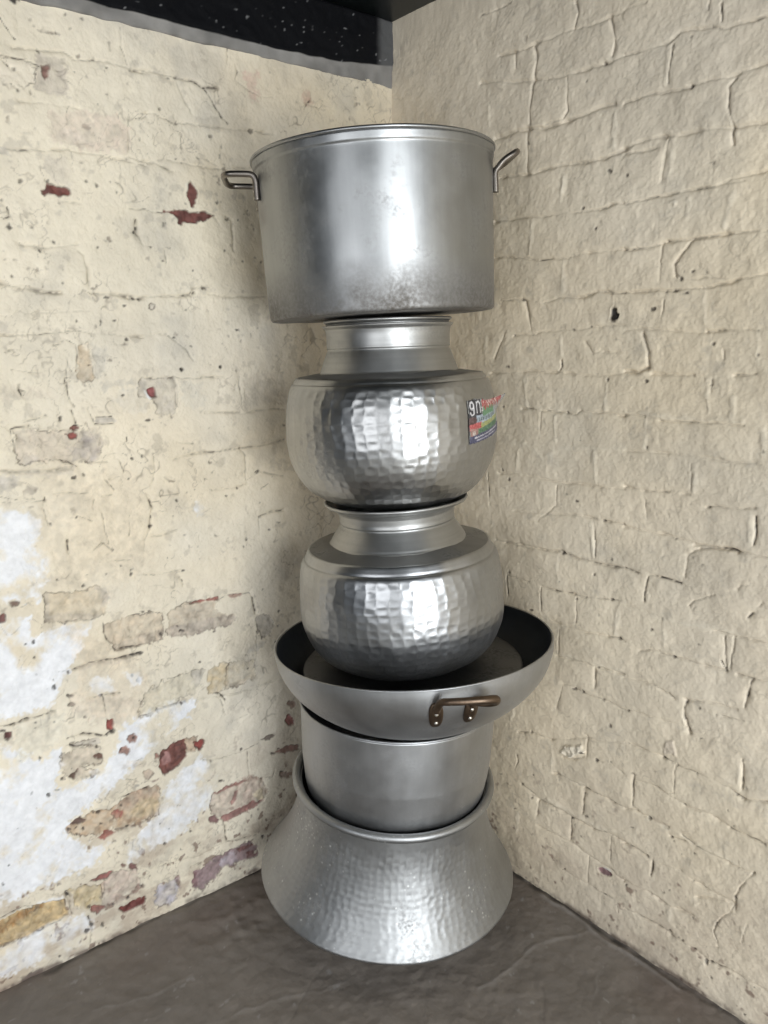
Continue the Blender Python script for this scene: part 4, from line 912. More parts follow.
((0.03,0.024,0.02),0.85,1.5,2,[-1027,81,-1027,79,-1029,78,-1030,80,-1031,82,-1030,83,-1029,85,-1028,84,-1027,83]),
((0.03,0.024,0.02),0.85,1.5,2,[-934,102,-935,101,-937,101,-939,102,-940,104,-941,107,-939,107,-936,107,-935,105]),
((0.03,0.024,0.02),0.85,1.5,2,[-879,84,-880,83,-882,82,-884,84,-886,86,-886,88,-884,88,-881,87,-880,85]),
((0.03,0.024,0.02),0.85,1.5,2,[-844,86,-845,82,-848,85,-851,85,-852,88,-852,92,-850,93,-847,92,-846,89]),
((0.1,0.075,0.07),0.85,0,3,[-1104,17,-1085,14,-1049,11,-1053,3,-1094,2]),
((0.22,0.15,0.12),0.6,0,4,[-1147,7,-1094,2,-1044,-4,-982,-8,-948,-7,-818,-7,-819,-17,-949,-14,-1024,-15,-1149,-6]),
((0.18,0.1,0.08),0.6,1,2,[-845,101,-822,105,-816,94,-832,88]),
((0.165,0.066,0.053),1,4,2,[-746,403,-741,421,-698,435,-674,436,-676,388,-703,368,-737,359,-744,374]),
((0.48,0.36,0.26),0.9,3,2,[-676,434,-647,428,-652,393,-674,397]),
((0.22,0.055,0.045),1,4,2,[-631,402,-636,398,-641,391,-647,400,-653,406,-656,417,-646,416,-639,419,-630,412]),
((0.27,0.13,0.1),0.9,2,2,[-744,413,-746,408,-750,409,-755,409,-755,415,-755,420,-753,425,-749,422,-746,418]),
(0.8,4,3,[-664,396,-651,403,-637,391]),
((0.5,0.3,0.28),0.5,0,3,[-738,410,-721,418,-716,387,-735,385]),
((0.42,0.32,0.25),0.7,2,2,[-764,374,-769,369,-774,365,-782,368,-783,378,-786,387,-778,388,-772,388,-768,382]),
((0.2,0.12,0.1),0.7,1,2,[-770,357,-754,358,-756,351,-768,351]),
((0.47,0.38,0.31),0.8,3,3,[-626,236,-613,267,-569,268,-526,269,-477,253,-464,202,-478,186,-508,188,-542,180,-591,174,-600,188,-625,209]),
((0.25,0.12,0.1),0.85,1,2,[-613,266,-569,269,-525,272,-518,260,-559,259,-606,259]),
((0.27,0.14,0.12),0.85,1,2,[-559,246,-548,244,-550,224,-567,214]),
((0.25,0.12,0.105),0.9,1,2,[-600,193,-563,194,-508,198,-478,189,-498,184,-542,179,-591,173]),
((0.66,0.56,0.4),0.85,-2,2,[-507,217,-484,229,-476,193,-499,200]),
((0.38,0.29,0.24),0.6,0,3,[-538,237,-509,231,-507,209,-529,207]),
((0.17,0.09,0.085),0.95,2,2,[-607,187,-609,180,-620,184,-627,188,-631,195,-633,202,-626,203,-618,202,-612,196]),
(0.6,5,3,[-477,251,-465,203]),
(0.75,5,4,[-593,175,-590,147,-589,119]),
(0.6,4,3,[-589,117,-558,107,-502,102]),
((0.28,0.19,0.2),0.9,2,4,[-687,51,-681,75,-655,81,-623,87,-580,89,-536,94,-504,68,-499,41,-539,44,-604,51,-627,34,-664,20,-684,31]),
((0.46,0.41,0.44),0.7,0,4,[-613,72,-570,82,-558,49,-604,51]),
((0.17,0.07,0.06),0.8,1,2,[-562,86,-515,80,-515,73,-554,72]),
((0.15,0.06,0.05),0.85,1,3,[-538,64,-505,63,-501,43,-534,45]),
((0.75,0.68,0.56),0.8,-1,1,[-516,60,-505,58,-506,47,-514,49]),
((0.16,0.08,0.08),0.7,1,3,[-686,69,-676,72,-676,33,-686,35]),
((0.46,0.43,0.46),0.85,2,4,[-789,63,-779,76,-764,84,-730,80,-726,60,-726,36,-740,19,-783,23]),
((0.3,0.2,0.19),0.6,1,4,[-739,87,-720,83,-720,49,-727,58]),
((0.03,0.024,0.02),0.85,1.5,2,[-702,265,-704,263,-708,264,-711,265,-714,268,-714,272,-710,272,-707,271,-705,268]),
((0.03,0.024,0.02),0.85,1.5,2,[-585,285,-589,285,-592,285,-597,288,-600,290,-599,291,-597,291,-592,290,-588,287]),
((0.03,0.024,0.02),0.85,1.5,2,[-653,224,-653,223,-654,223,-656,223,-656,225,-656,226,-655,226,-654,226,-653,225]),
((0.03,0.024,0.02),0.85,1.5,2,[-755,239,-755,237,-757,237,-758,238,-759,240,-758,241,-758,241,-757,241,-755,240]),
((0.03,0.024,0.02),0.85,1.5,2,[-611,349,-613,348,-615,347,-617,349,-617,350,-618,352,-616,352,-614,352,-613,350]),
((0.03,0.024,0.02),0.85,1.5,2,[-525,352,-526,351,-528,349,-530,351,-531,353,-531,355,-530,357,-527,357,-525,355]),
((0.03,0.024,0.02),0.85,1.5,2,[-482,86,-484,84,-486,83,-488,85,-489,88,-489,91,-488,94,-486,91,-483,90]),
((0.03,0.024,0.02),0.85,1.5,2,[-814,98,-814,96,-817,96,-818,98,-820,100,-820,103,-819,105,-816,104,-813,101]),
((0.03,0.024,0.02),0.85,1.5,2,[-415,231,-415,229,-417,230,-419,230,-420,232,-420,233,-419,235,-417,235,-416,233]),
((0.03,0.024,0.02),0.85,1.5,2,[-747,182,-749,181,-751,181,-753,182,-755,184,-754,186,-752,187,-750,185,-749,184]),
((0.03,0.024,0.02),0.85,1.5,2,[-675,185,-677,184,-679,185,-683,186,-683,188,-683,189,-682,189,-679,188,-678,187]),
((0.03,0.024,0.02),0.85,1.5,2,[-705,149,-707,148,-709,148,-712,150,-715,152,-713,153,-713,155,-709,153,-707,151]),
((0.03,0.024,0.02),0.85,1.5,2,[-734,218,-734,217,-736,217,-738,218,-739,220,-740,221,-737,220,-736,221,-733,219]),
((0.03,0.024,0.02),0.85,1.5,2,[-518,77,-519,76,-520,76,-523,76,-525,79,-523,81,-523,83,-520,81,-518,79]),
(0.35,4,3,[-635,360,-605,349,-542,344]),
(0.4,3,2,[-542,344,-477,349]),
((0.12,0.09,0.075),0.85,2,2,[-477,356,-448,363,-430,358,-449,351]),
(0.4,3,2,[-513,338,-514,276]),
(0.3,3,2,[-482,255,-443,243,-436,256]),
(0.2,4,3,[-774,132,-673,111,-600,114]),
(0.35,4,3,[-689,92,-659,88]),
((0.48,0.4,0.32),0.5,1,3,[-445,311,-410,315,-408,301,-440,301]),
((0.03,0.024,0.02),0.85,1.5,2,[-431,306,-432,305,-436,306,-440,307,-442,309,-442,311,-440,311,-436,309,-433,308]),
((0.03,0.024,0.02),0.85,1.5,2,[-416,313,-416,312,-419,312,-421,313,-422,315,-422,316,-421,316,-419,315,-416,314]),
((0.03,0.024,0.02),0.85,1.5,2,[-412,244,-412,243,-414,243,-416,243,-417,246,-418,248,-416,249,-414,247,-411,247]),
((0.26,0.09,0.085),0.9,2,2,[-367,380,-370,368,-381,371,-389,374,-395,384,-391,392,-387,399,-380,396,-373,391]),
((0.26,0.16,0.13),0.8,2,2,[-364,425,-365,418,-373,415,-381,422,-386,429,-385,435,-382,441,-373,437,-364,432]),
((0.26,0.12,0.1),0.8,2,2,[-431,310,-403,314,-359,308,-360,293,-404,295]),
((0.35,0.25,0.2),0.6,1,2,[-539,277,-496,272,-488,251,-532,260]),
((0.3,0.2,0.17),0.7,1,2,[-393,229,-399,228,-404,224,-416,229,-423,237,-420,243,-412,242,-403,243,-395,236])]
FEAT_R = [
(0.55,3,3,[-308,2058,-342,2059,-399,2058]),
(0.25,6,4,[-366,1965,-441,1956,-471,1962,-530,1960,-567,1961,-577,1988,-570,2005]),
(0.15,5,3,[-567,1961,-612,1954,-650,1958,-683,1955]),
(0.2,6,3,[-466,1958,-472,1924,-458,1874,-457,1808]),
(0.2,5,3,[-651,1953,-665,1916,-660,1888]),
(0.12,5,2.5,[-310,1924,-458,1892,-556,1878,-615,1877,-650,1876,-687,1881]),
(0.2,4,2,[-415,1954,-415,1924]),
(0.2,4,2.5,[-554,1875,-556,1812,-545,1800,-501,1798]),
(0.2,9,5,[-357,1797,-423,1800,-501,1791,-564,1792,-619,1798,-669,1799]),
(-0.35,5,-2,[-671,1783,-670,1722]),
(-0.35,5,-2,[-336,1868,-343,1816]),
(0.12,4,2,[-450,1798,-454,1711]),
(0.25,6,4,[-370,1713,-468,1705,-553,1709,-649,1702,-695,1711]),
(-0.35,5,-2,[-551,1687,-550,1656]),
((0.03,0.024,0.02),0.85,1.5,2,[-669,1676,-666,1675,-664,1675,-662,1675,-659,1677,-659,1679,-660,1682,-664,1681,-667,1679]),
((0.03,0.024,0.02),0.85,1.5,2,[-404,1839,-403,1839,-401,1838,-400,1839,-399,1840,-398,1842,-399,1842,-401,1842,-402,1841]),
((0.03,0.024,0.02),0.85,1.5,2,[-457,1770,-457,1769,-455,1769,-453,1769,-452,1771,-451,1772,-452,1774,-455,1773,-457,1772]),
((0.03,0.024,0.02),0.85,1.5,2,[-649,1875,-648,1874,-646,1873,-644,1874,-643,1876,-644,1877,-644,1878,-646,1877,-648,1877]),
((0.03,0.024,0.02),0.85,1.5,2,[-459,1805,-459,1804,-457,1805,-456,1805,-455,1806,-455,1807,-456,1807,-458,1807,-459,1806]),
((0.03,0.024,0.02),0.85,1.5,2,[-605,1855,-605,1855,-604,1854,-603,1855,-602,1855,-603,1856,-603,1857,-604,1857,-605,1856]),
((0.03,0.024,0.02),0.85,1.5,2,[-391,2011,-391,2010,-390,2010,-389,2010,-388,2011,-388,2012,-389,2012,-390,2012,-391,2011]),
(0.4,3,2.5,[-683,1959,-731,1956]),
(0.15,4,3,[-687,1881,-781,1876,-802,1887,-863,1879]),
(0.4,4,4,[-863,1879,-880,1871,-920,1868,-960,1867]),
(-0.35,5,-2,[-779,1872,-779,1813]),
(0.55,3,3,[-788,1870,-785,1809]),
(0.55,3,3,[-878,1909,-881,1882]),
(0.5,3,2,[-855,1922,-855,1909]),
(0.3,5,4,[-691,1795,-736,1796,-830,1791]),
(0.12,5,3,[-830,1791,-872,1793,-913,1789,-966,1793]),
(0.3,4,3,[-913,1783,-901,1774,-902,1739,-912,1713,-916,1679]),
(0.3,7,4,[-695,1711,-740,1721,-783,1717]),
(0.1,6,3,[-783,1717,-850,1713,-913,1706,-974,1703]),
(0.3,4,3,[-696,1704,-745,1702,-773,1701]),
(0.2,6,2,[-791,1712,-780,1646]),
(-0.35,5,-2,[-803,1704,-795,1647]),
(0.35,4,3,[-823,1617,-885,1617,-912,1622]),
(0.12,5,3,[-912,1622,-980,1628]),
((0.03,0.024,0.02),0.85,1.5,2,[-881,1653,-881,1652,-879,1651,-878,1652,-877,1653,-876,1655,-877,1656,-879,1655,-880,1654]),
((0.03,0.024,0.02),0.85,1.5,2,[-872,1912,-872,1911,-871,1911,-870,1912,-869,1913,-869,1914,-870,1914,-871,1914,-872,1913]),
((0.03,0.024,0.02),0.85,1.5,2,[-826,1870,-825,1869,-824,1869,-823,1870,-822,1871,-822,1871,-822,1872,-824,1872,-824,1871]),
((0.03,0.024,0.02),0.85,1.5,2,[-949,1865,-950,1865,-949,1865,-948,1865,-948,1866,-947,1866,-948,1866,-949,1866,-950,1866]),
((0.03,0.024,0.02),0.85,1.5,2,[-834,1790,-833,1789,-833,1789,-832,1790,-831,1790,-831,1791,-832,1791,-832,1791,-833,1791]),
((0.03,0.024,0.02),0.85,1.5,2,[-708,1665,-708,1664,-706,1664,-705,1664,-704,1665,-704,1666,-705,1666,-706,1666,-707,1665]),
(0.2,5,3,[-360,1622,-449,1617,-556,1613,-608,1611]),
(0.4,5,4,[-575,1612,-608,1611,-645,1610,-700,1614]),
(-0.35,5,-2,[-549,1680,-548,1621]),
(-0.35,5,-2,[-473,1608,-465,1539]),
(0.2,4,3,[-361,1543,-461,1531,-493,1525,-583,1526,-653,1528,-705,1527]),
(0.8,3,3,[-493,1525,-527,1525]),
(-0.35,5,-2,[-557,1519,-554,1458]),
(0.45,3,3,[-385,1448,-447,1444]),
(0.25,5,4,[-506,1435,-547,1443,-610,1441,-643,1452,-709,1443]),
(0.15,7,3,[-456,1440,-471,1378]),
((0.03,0.024,0.02),1,3,1,[-681,1413,-689,1418,-696,1414,-693,1407,-700,1403,-697,1392,-687,1388,-679,1393]),
(0.6,3,3,[-679,1443,-709,1443]),
(0.3,3,2,[-690,1438,-690,1413]),
(0.12,5,2.5,[-421,1367,-487,1370,-579,1375,-632,1380,-712,1383]),
(0.2,4,2,[-398,1380,-364,1316]),
(-0.35,5,-2,[-557,1364,-556,1324]),
(0.8,3,3,[-556,1312,-559,1300,-552,1290]),
(-0.35,8,-2,[-333,1364,-334,1303]),
(0.15,4,2,[-619,1351,-639,1324,-657,1332]),
(0.15,4,2,[-662,1328,-694,1326]),
((0.03,0.024,0.02),0.85,1.5,2,[-591,1376,-590,1374,-588,1373,-586,1374,-585,1375,-584,1377,-586,1378,-588,1379,-590,1378]),
((0.03,0.024,0.02),0.85,1.5,2,[-634,1379,-634,1378,-632,1377,-631,1378,-630,1379,-630,1380,-630,1382,-632,1382,-634,1381]),
((0.03,0.024,0.02),0.85,1.5,2,[-426,1560,-424,1559,-423,1559,-422,1559,-420,1560,-420,1561,-421,1562,-423,1562,-425,1561]),
((0.03,0.024,0.02),0.85,1.5,2,[-608,1619,-607,1619,-606,1619,-605,1618,-604,1619,-603,1621,-604,1621,-606,1621,-607,1621]),
((0.03,0.024,0.02),0.85,1.5,2,[-426,1368,-426,1367,-424,1366,-423,1366,-422,1367,-422,1368,-423,1369,-424,1369,-426,1369]),
((0.03,0.024,0.02),0.85,1.5,2,[-475,1367,-475,1366,-474,1366,-473,1366,-473,1366,-472,1367,-473,1368,-474,1368,-475,1367]),
((0.03,0.024,0.02),0.85,1.5,2,[-453,1444,-451,1443,-451,1442,-449,1443,-447,1443,-448,1445,-449,1446,-450,1446,-451,1445]),
((0.03,0.024,0.02),0.85,1.5,2,[-638,1573,-637,1572,-637,1572,-636,1572,-635,1572,-635,1573,-636,1573,-637,1573,-638,1573]),
(0.45,4,4,[-700,1613,-781,1616,-864,1614,-899,1618]),
(0.1,4,3,[-899,1618,-939,1617]),
(0.4,4,3,[-705,1525,-779,1524,-798,1532]),
(0.35,5,4,[-798,1532,-851,1530,-919,1531,-988,1530]),
(-0.35,5,-2,[-837,1602,-836,1573]),
(-0.35,5,-2,[-924,1601,-909,1544]),
(0.15,4,2,[-789,1528,-785,1488,-783,1461]),
(0.2,5,3,[-851,1530,-827,1508,-813,1489,-818,1468]),
(0.25,5,4,[-709,1443,-759,1445,-831,1444,-876,1443]),
(0.35,5,4,[-876,1441,-925,1446,-952,1455,-993,1458]),
(0.3,3,2,[-841,1460,-882,1460,-910,1460]),
(-0.35,5,-2,[-879,1441,-883,1384]),
(0.25,3,2,[-797,1425,-791,1387]),
(0.12,4,2,[-713,1372,-755,1371,-885,1362]),
(0.4,4,3.5,[-885,1362,-931,1366,-965,1367,-985,1365]),
(0.25,6,4,[-756,1360,-768,1327,-768,1298,-743,1291,-717,1289]),
(-0.35,5,-2,[-985,1365,-986,1307]),
(0.2,3,2,[-923,1330,-924,1313]),
((0.03,0.024,0.02),0.85,1.5,2,[-790,1486,-790,1483,-788,1483,-787,1484,-785,1485,-786,1487,-786,1490,-788,1490,-789,1488]),
((0.03,0.024,0.02),0.85,1.5,2,[-834,1462,-833,1461,-831,1459,-828,1460,-826,1461,-827,1464,-828,1465,-831,1465,-833,1464]),
((0.03,0.024,0.02),0.85,1.5,2,[-804,1439,-805,1437,-803,1435,-801,1437,-799,1438,-798,1440,-800,1442,-802,1441,-804,1440]),
((0.03,0.024,0.02),0.85,1.5,2,[-823,1442,-823,1441,-820,1440,-818,1441,-815,1442,-815,1443,-818,1443,-820,1443,-822,1443]),
((0.03,0.024,0.02),0.85,1.5,2,[-847,1436,-848,1434,-844,1435,-841,1435,-837,1436,-837,1437,-840,1438,-844,1439,-847,1438]),
((0.03,0.024,0.02),0.85,1.5,2,[-780,1410,-781,1409,-777,1408,-772,1408,-771,1410,-769,1412,-774,1412,-777,1413,-781,1412]),
((0.03,0.024,0.02),0.85,1.5,2,[-857,1472,-856,1472,-856,1471,-854,1471,-854,1472,-853,1473,-854,1473,-856,1473,-857,1473]),
((0.03,0.024,0.02),0.85,1.5,2,[-882,1470,-882,1469,-880,1469,-879,1469,-879,1470,-878,1471,-879,1472,-880,1472,-881,1471]),
((0.03,0.024,0.02),0.85,1.5,2,[-825,1469,-825,1468,-824,1468,-823,1467,-822,1468,-822,1469,-823,1470,-824,1470,-825,1469]),
((0.03,0.024,0.02),0.85,1.5,2,[-838,1474,-837,1473,-837,1472,-836,1473,-835,1473,-836,1474,-836,1474,-837,1475,-837,1474]),
((0.03,0.024,0.02),0.85,1.5,2,[-958,1375,-957,1373,-956,1374,-955,1374,-953,1374,-953,1376,-954,1376,-955,1377,-957,1376]),
((0.03,0.024,0.02),0.85,1.5,2,[-989,1323,-989,1322,-988,1321,-986,1321,-985,1322,-985,1324,-986,1324,-987,1325,-988,1324]),
((0.03,0.024,0.02),0.85,1.5,2,[-752,1611,-751,1610,-750,1610,-749,1610,-749,1611,-749,1612,-749,1613,-750,1613,-752,1612]),
((0.03,0.024,0.02),0.85,1.5,2,[-713,1615,-713,1614,-712,1614,-711,1614,-710,1615,-709,1617,-711,1617,-712,1617,-713,1616]),
((0.03,0.024,0.02),0.85,1.5,2,[-904,1341,-904,1340,-903,1340,-902,1340,-902,1340,-901,1341,-902,1342,-903,1342,-903,1341]),
((0.75,0.7,0.6),0.2,-2,2,[-814,1598,-811,1596,-809,1592,-805,1594,-802,1598,-801,1602,-805,1604,-808,1605,-811,1602]),
(0.15,5,3,[-352,1281,-484,1288,-562,1284,-650,1280,-717,1285]),
(-0.35,6,-2,[-454,1272,-461,1211]),
(-0.35,7,-2,[-676,1282,-674,1209]),
(0.5,3,3,[-556,1312,-559,1300,-550,1288]),
(0.35,4,3.5,[-447,1202,-524,1202,-576,1198]),
(0.5,4,4,[-576,1197,-601,1195,-615,1206]),
(0.2,4,3,[-615,1206,-668,1205,-721,1202]),
(-0.35,6,-2,[-464,1207,-560,1204]),
(0.1,3,1,[-505,1201,-504,1146]),
(-0.35,5,-2,[-545,1190,-544,1136]),
(-0.35,7,-1.5,[-379,1119,-455,1125,-511,1095,-563,1121,-725,1135]),
(-0.35,6,-2,[-460,1125,-438,1106,-433,1052]),
(-0.35,6,-2,[-655,1117,-658,1053]),
(0.12,4,2.5,[-374,1045,-456,1050,-550,1044,-611,1047,-729,1050]),
(0.6,3,3,[-343,1042,-347,963]),
(0.3,4,3,[-555,1036,-554,993,-504,946]),
((0.03,0.024,0.02),0.85,1.5,2,[-585,1021,-584,1019,-581,1018,-578,1017,-576,1019,-577,1021,-578,1024,-581,1025,-583,1023]),
((0.03,0.024,0.02),0.85,1.5,2,[-619,1141,-618,1140,-616,1138,-614,1139,-613,1140,-612,1142,-613,1143,-616,1143,-618,1143]),
((0.03,0.024,0.02),0.85,1.5,2,[-685,977,-684,975,-682,974,-680,974,-680,976,-679,977,-680,979,-682,979,-684,978]),
((0.03,0.024,0.02),0.85,1.5,2,[-414,1034,-412,1033,-411,1031,-409,1032,-407,1032,-408,1034,-408,1036,-411,1036,-412,1035]),
((0.03,0.024,0.02),0.85,1.5,2,[-394,1054,-393,1053,-391,1052,-389,1052,-388,1053,-389,1054,-389,1056,-391,1057,-392,1055]),
((0.03,0.024,0.02),0.85,1.5,2,[-616,1009,-615,1009,-614,1008,-612,1008,-609,1008,-610,1009,-611,1010,-613,1010,-616,1010]),
((0.03,0.024,0.02),0.85,1.5,2,[-391,1204,-390,1203,-390,1202,-388,1202,-388,1203,-388,1204,-388,1205,-390,1205,-390,1204]),
((0.03,0.024,0.02),0.85,1.5,2,[-535,1208,-535,1207,-533,1207,-532,1207,-532,1208,-530,1209,-532,1209,-533,1209,-534,1209]),
((0.03,0.024,0.02),0.85,1.5,2,[-581,1199,-581,1197,-579,1196,-577,1197,-576,1198,-575,1200,-577,1201,-579,1201,-580,1201]),
((0.03,0.024,0.02),0.85,1.5,2,[-680,1274,-679,1273,-679,1272,-677,1272,-676,1273,-677,1274,-677,1275,-679,1275,-680,1275]),
((0.03,0.024,0.02),0.85,1.5,2,[-410,1297,-408,1296,-406,1296,-403,1296,-401,1297,-401,1298,-403,1299,-406,1299,-409,1298]),
((0.03,0.024,0.02),0.85,1.5,2,[-489,1244,-489,1243,-488,1243,-487,1243,-486,1243,-487,1244,-487,1245,-488,1245,-489,1245]),
(0.1,4,2,[-423,956,-552,969,-629,979]),
(0.3,4,3,[-629,979,-683,975,-733,975]),
(-0.35,7,-2,[-652,966,-657,902]),
(0.5,3,3,[-660,959,-661,929]),
(0.35,4,3,[-370,877,-443,883,-517,881,-576,888]),
(0.2,8,4,[-717,1289,-743,1287,-766,1297]),
(0.1,5,3,[-777,1286,-868,1285]),
(0.35,4,3,[-944,1287,-985,1289]),
(-0.35,8,-3,[-894,1279,-904,1214]),
(0.4,3,2,[-905,1279,-904,1252]),
(-0.35,4,-2,[-947,1243,-949,1213]),
(-0.35,10,-3,[-721,1208,-806,1205,-900,1203,-968,1204]),
(0.35,4,4,[-806,1198,-896,1198,-944,1197,-972,1198]),
(0.15,5,3,[-721,1204,-769,1203]),
(-0.35,5,-2,[-773,1199,-773,1139]),
(-0.35,6,-2,[-1006,1190,-1009,1150]),
(0.1,5,2.5,[-725,1131,-810,1131,-904,1133,-997,1129]),
(0.15,3,2,[-875,1119,-877,1065]),
(-0.35,6,-2,[-885,1117,-884,1066]),
(0.2,4,3,[-729,1056,-777,1054]),
(0.4,4,3,[-777,1053,-807,1054,-831,1058]),
(0.25,4,3,[-856,1057,-875,1059]),
(0.25,4,3,[-911,1039,-926,1043,-969,1044,-1004,1051]),
(0.25,4,2,[-778,1037,-785,995]),
(0.95,4,4,[-1008,1034,-1008,1006,-1006,983]),
(-0.35,6,-2,[-998,1036,-1000,991]),
(0.12,5,3,[-733,971,-829,969,-889,965]),
(0.4,6,5,[-889,961,-916,964,-975,965]),
((0.03,0.024,0.02),0.85,1.5,2,[-905,1269,-906,1268,-904,1268,-904,1268,-903,1268,-903,1269,-904,1270,-904,1270,-905,1270]),
((0.03,0.024,0.02),0.85,1.5,2,[-771,1270,-770,1268,-769,1267,-767,1266,-766,1268,-767,1271,-767,1273,-769,1274,-771,1273]),
((0.03,0.024,0.02),0.85,1.5,2,[-777,1142,-777,1140,-776,1140,-775,1139,-774,1141,-773,1142,-774,1143,-776,1143,-777,1143]),
((0.03,0.024,0.02),0.85,1.5,2,[-776,1188,-775,1187,-774,1187,-773,1187,-773,1188,-772,1189,-773,1190,-774,1190,-775,1189]),
((0.03,0.024,0.02),0.85,1.5,2,[-1009,1157,-1009,1156,-1008,1155,-1008,1155,-1007,1156,-1007,1157,-1008,1157,-1008,1158,-1009,1157]),
((0.03,0.024,0.02),0.85,1.5,2,[-852,966,-851,965,-850,964,-849,964,-847,964,-848,966,-848,967,-849,967,-851,967]),
((0.03,0.024,0.02),0.85,1.5,2,[-919,1040,-918,1039,-917,1039,-915,1038,-914,1039,-915,1040,-915,1040,-917,1040,-918,1040]),
((0.03,0.024,0.02),0.85,1.5,2,[-1001,1001,-1001,1000,-1000,999,-998,1000,-998,1000,-997,1001,-998,1002,-999,1003,-1000,1002]),
((0.03,0.024,0.02),0.85,1.5,2,[-785,1026,-785,1025,-783,1024,-782,1024,-782,1025,-782,1026,-782,1027,-783,1028,-784,1027]),
((0.03,0.024,0.02),0.85,1.5,2,[-752,971,-752,970,-751,969,-751,970,-750,970,-750,971,-750,971,-751,972,-752,971]),
(0.3,4,3,[-401,876,-472,877,-576,884]),
(0.4,6,4,[-576,884,-638,879,-706,878,-738,882]),
(-0.35,6,-2,[-564,872,-566,813]),
(0.5,3,2,[-411,795,-412,743]),
(0.6,3,3,[-517,791,-519,729]),
(0.3,3,2,[-619,788,-619,730]),
(-0.35,6,-2,[-656,929,-657,895]),
(0.45,3,3,[-662,930,-663,892]),
(0.25,3,2,[-414,796,-480,794]),
(0.55,5,4,[-517,792,-569,793,-611,795]),
(0.5,4,3,[-611,794,-671,800,-724,807]),
((0.03,0.024,0.02),0.85,1.5,2,[-585,885,-583,883,-580,881,-576,880,-575,882,-573,884,-577,886,-580,887,-582,887]),
((0.03,0.024,0.02),0.85,1.5,2,[-706,894,-706,892,-704,891,-702,892,-700,892,-700,894,-702,895,-704,897,-705,895]),
((0.03,0.024,0.02),0.85,1.5,2,[-669,879,-669,877,-667,876,-666,876,-665,877,-664,878,-666,880,-667,880,-668,879]),
((0.03,0.024,0.02),0.85,1.5,2,[-573,818,-572,816,-571,815,-570,816,-569,816,-568,817,-569,819,-571,819,-572,818]),
((0.03,0.024,0.02),0.85,1.5,2,[-647,795,-647,793,-645,792,-643,791,-642,793,-641,794,-643,795,-645,796,-646,796]),
((0.03,0.024,0.02),0.85,1.5,2,[-622,784,-622,782,-620,781,-618,782,-617,782,-617,783,-618,785,-620,786,-621,785]),
((0.03,0.024,0.02),0.85,1.5,2,[-712,805,-711,803,-709,802,-708,801,-707,803,-706,804,-707,806,-709,806,-710,805]),
((0.03,0.024,0.02),0.85,1.5,2,[-496,727,-495,725,-491,724,-488,723,-485,723,-484,724,-488,726,-491,728,-495,728]),
((0.03,0.024,0.02),0.85,1.5,2,[-420,804,-420,802,-418,802,-416,801,-415,802,-415,804,-416,805,-418,806,-419,805]),
((0.03,0.024,0.02),0.85,1.5,2,[-620,643,-620,641,-617,641,-616,640,-614,641,-614,642,-616,644,-617,644,-619,645]),
((0.03,0.024,0.02),0.85,1.5,2,[-623,569,-623,567,-620,566,-618,565,-615,566,-617,568,-618,569,-620,571,-623,571]),
((0.03,0.024,0.02),0.85,1.5,2,[-645,571,-645,569,-644,568,-642,567,-641,569,-641,570,-642,572,-643,572,-645,572]),
((0.03,0.024,0.02),0.85,1.5,2,[-703,571,-702,570,-701,567,-699,568,-697,569,-697,570,-698,573,-700,574,-703,574]),
((0.03,0.024,0.02),0.85,1.5,2,[-735,725,-735,723,-733,722,-731,721,-730,723,-729,724,-731,726,-733,727,-734,726]),
((0.03,0.024,0.02),0.85,1.5,2,[-722,518,-720,515,-719,512,-718,513,-716,514,-715,517,-716,521,-719,522,-721,521]),
((0.03,0.024,0.02),0.85,1.5,2,[-682,763,-680,762,-679,762,-678,761,-677,762,-677,762,-678,763,-679,764,-680,763]),
((0.03,0.024,0.02),0.85,1.5,2,[-663,851,-663,850,-662,849,-661,849,-661,850,-661,850,-661,851,-662,852,-663,851]),
((0.03,0.024,0.02),0.85,1.5,2,[-571,638,-570,637,-569,635,-568,635,-567,636,-567,637,-568,638,-569,639,-570,639]),
((0.03,0.024,0.02),0.85,1.5,2,[-687,640,-686,638,-685,637,-683,637,-683,638,-682,639,-684,640,-685,641,-686,641]),
(0.2,3,2,[-571,722,-569,624]),
(0.12,5,3,[-528,710,-645,715,-704,721]),
(0.35,4,3,[-704,719,-733,724,-746,720]),
(-0.35,8,-2,[-731,806,-723,732]),
(0.2,5,3,[-563,632,-617,639,-688,641,-750,646]),
(-0.35,8,-1.5,[-563,637,-648,644,-736,650]),
(0.35,5,3,[-673,639,-673,589]),
(0.3,4,3,[-587,570,-620,569,-656,566,-701,570,-754,565]),
(0.15,4,2,[-585,564,-568,501]),
(0.15,3,2,[-451,474,-487,492,-517,488]),
(-0.35,5,-2,[-439,465,-431,421]),
(0.45,5,3,[-738,882,-769,879]),
(0.75,4,4,[-796,881,-825,883,-867,878]),
(0.55,6,5,[-901,956,-946,965,-975,965]),
(0.25,5,4,[-975,965,-989,966,-1034,964]),
(0.2,4,3,[-875,938,-901,956]),
(0.8,5,4,[-794,878,-789,849,-787,820]),
(-0.35,8,-2,[-795,854,-795,810]),
(0.2,5,3,[-877,935,-874,896]),
(0.6,3,2,[-879,938,-889,937]),
(0.1,4,2,[-742,801,-787,800,-831,795]),
(-0.35,8,-2,[-809,797,-880,796,-931,804,-1009,801]),
(0.15,4,3,[-943,798,-973,799,-1002,801,-1047,801]),
(0.8,4,3,[-1029,878,-1023,869]),
(0.8,5,3,[-1012,852,-1006,843]),
(-0.35,5,-2,[-837,793,-838,740]),
(0.25,4,3,[-962,792,-971,729]),
(0.25,4,3,[-982,798,-978,732]),
(0.8,3,3,[-960,742,-971,724]),
(0.2,4,3,[-783,714,-830,728]),
(0.3,4,3,[-831,722,-860,723,-937,723,-971,724]),
(0.3,4,3,[-993,725,-1022,725,-1053,730]),
(0.9,4,3,[-1013,725,-1026,726]),
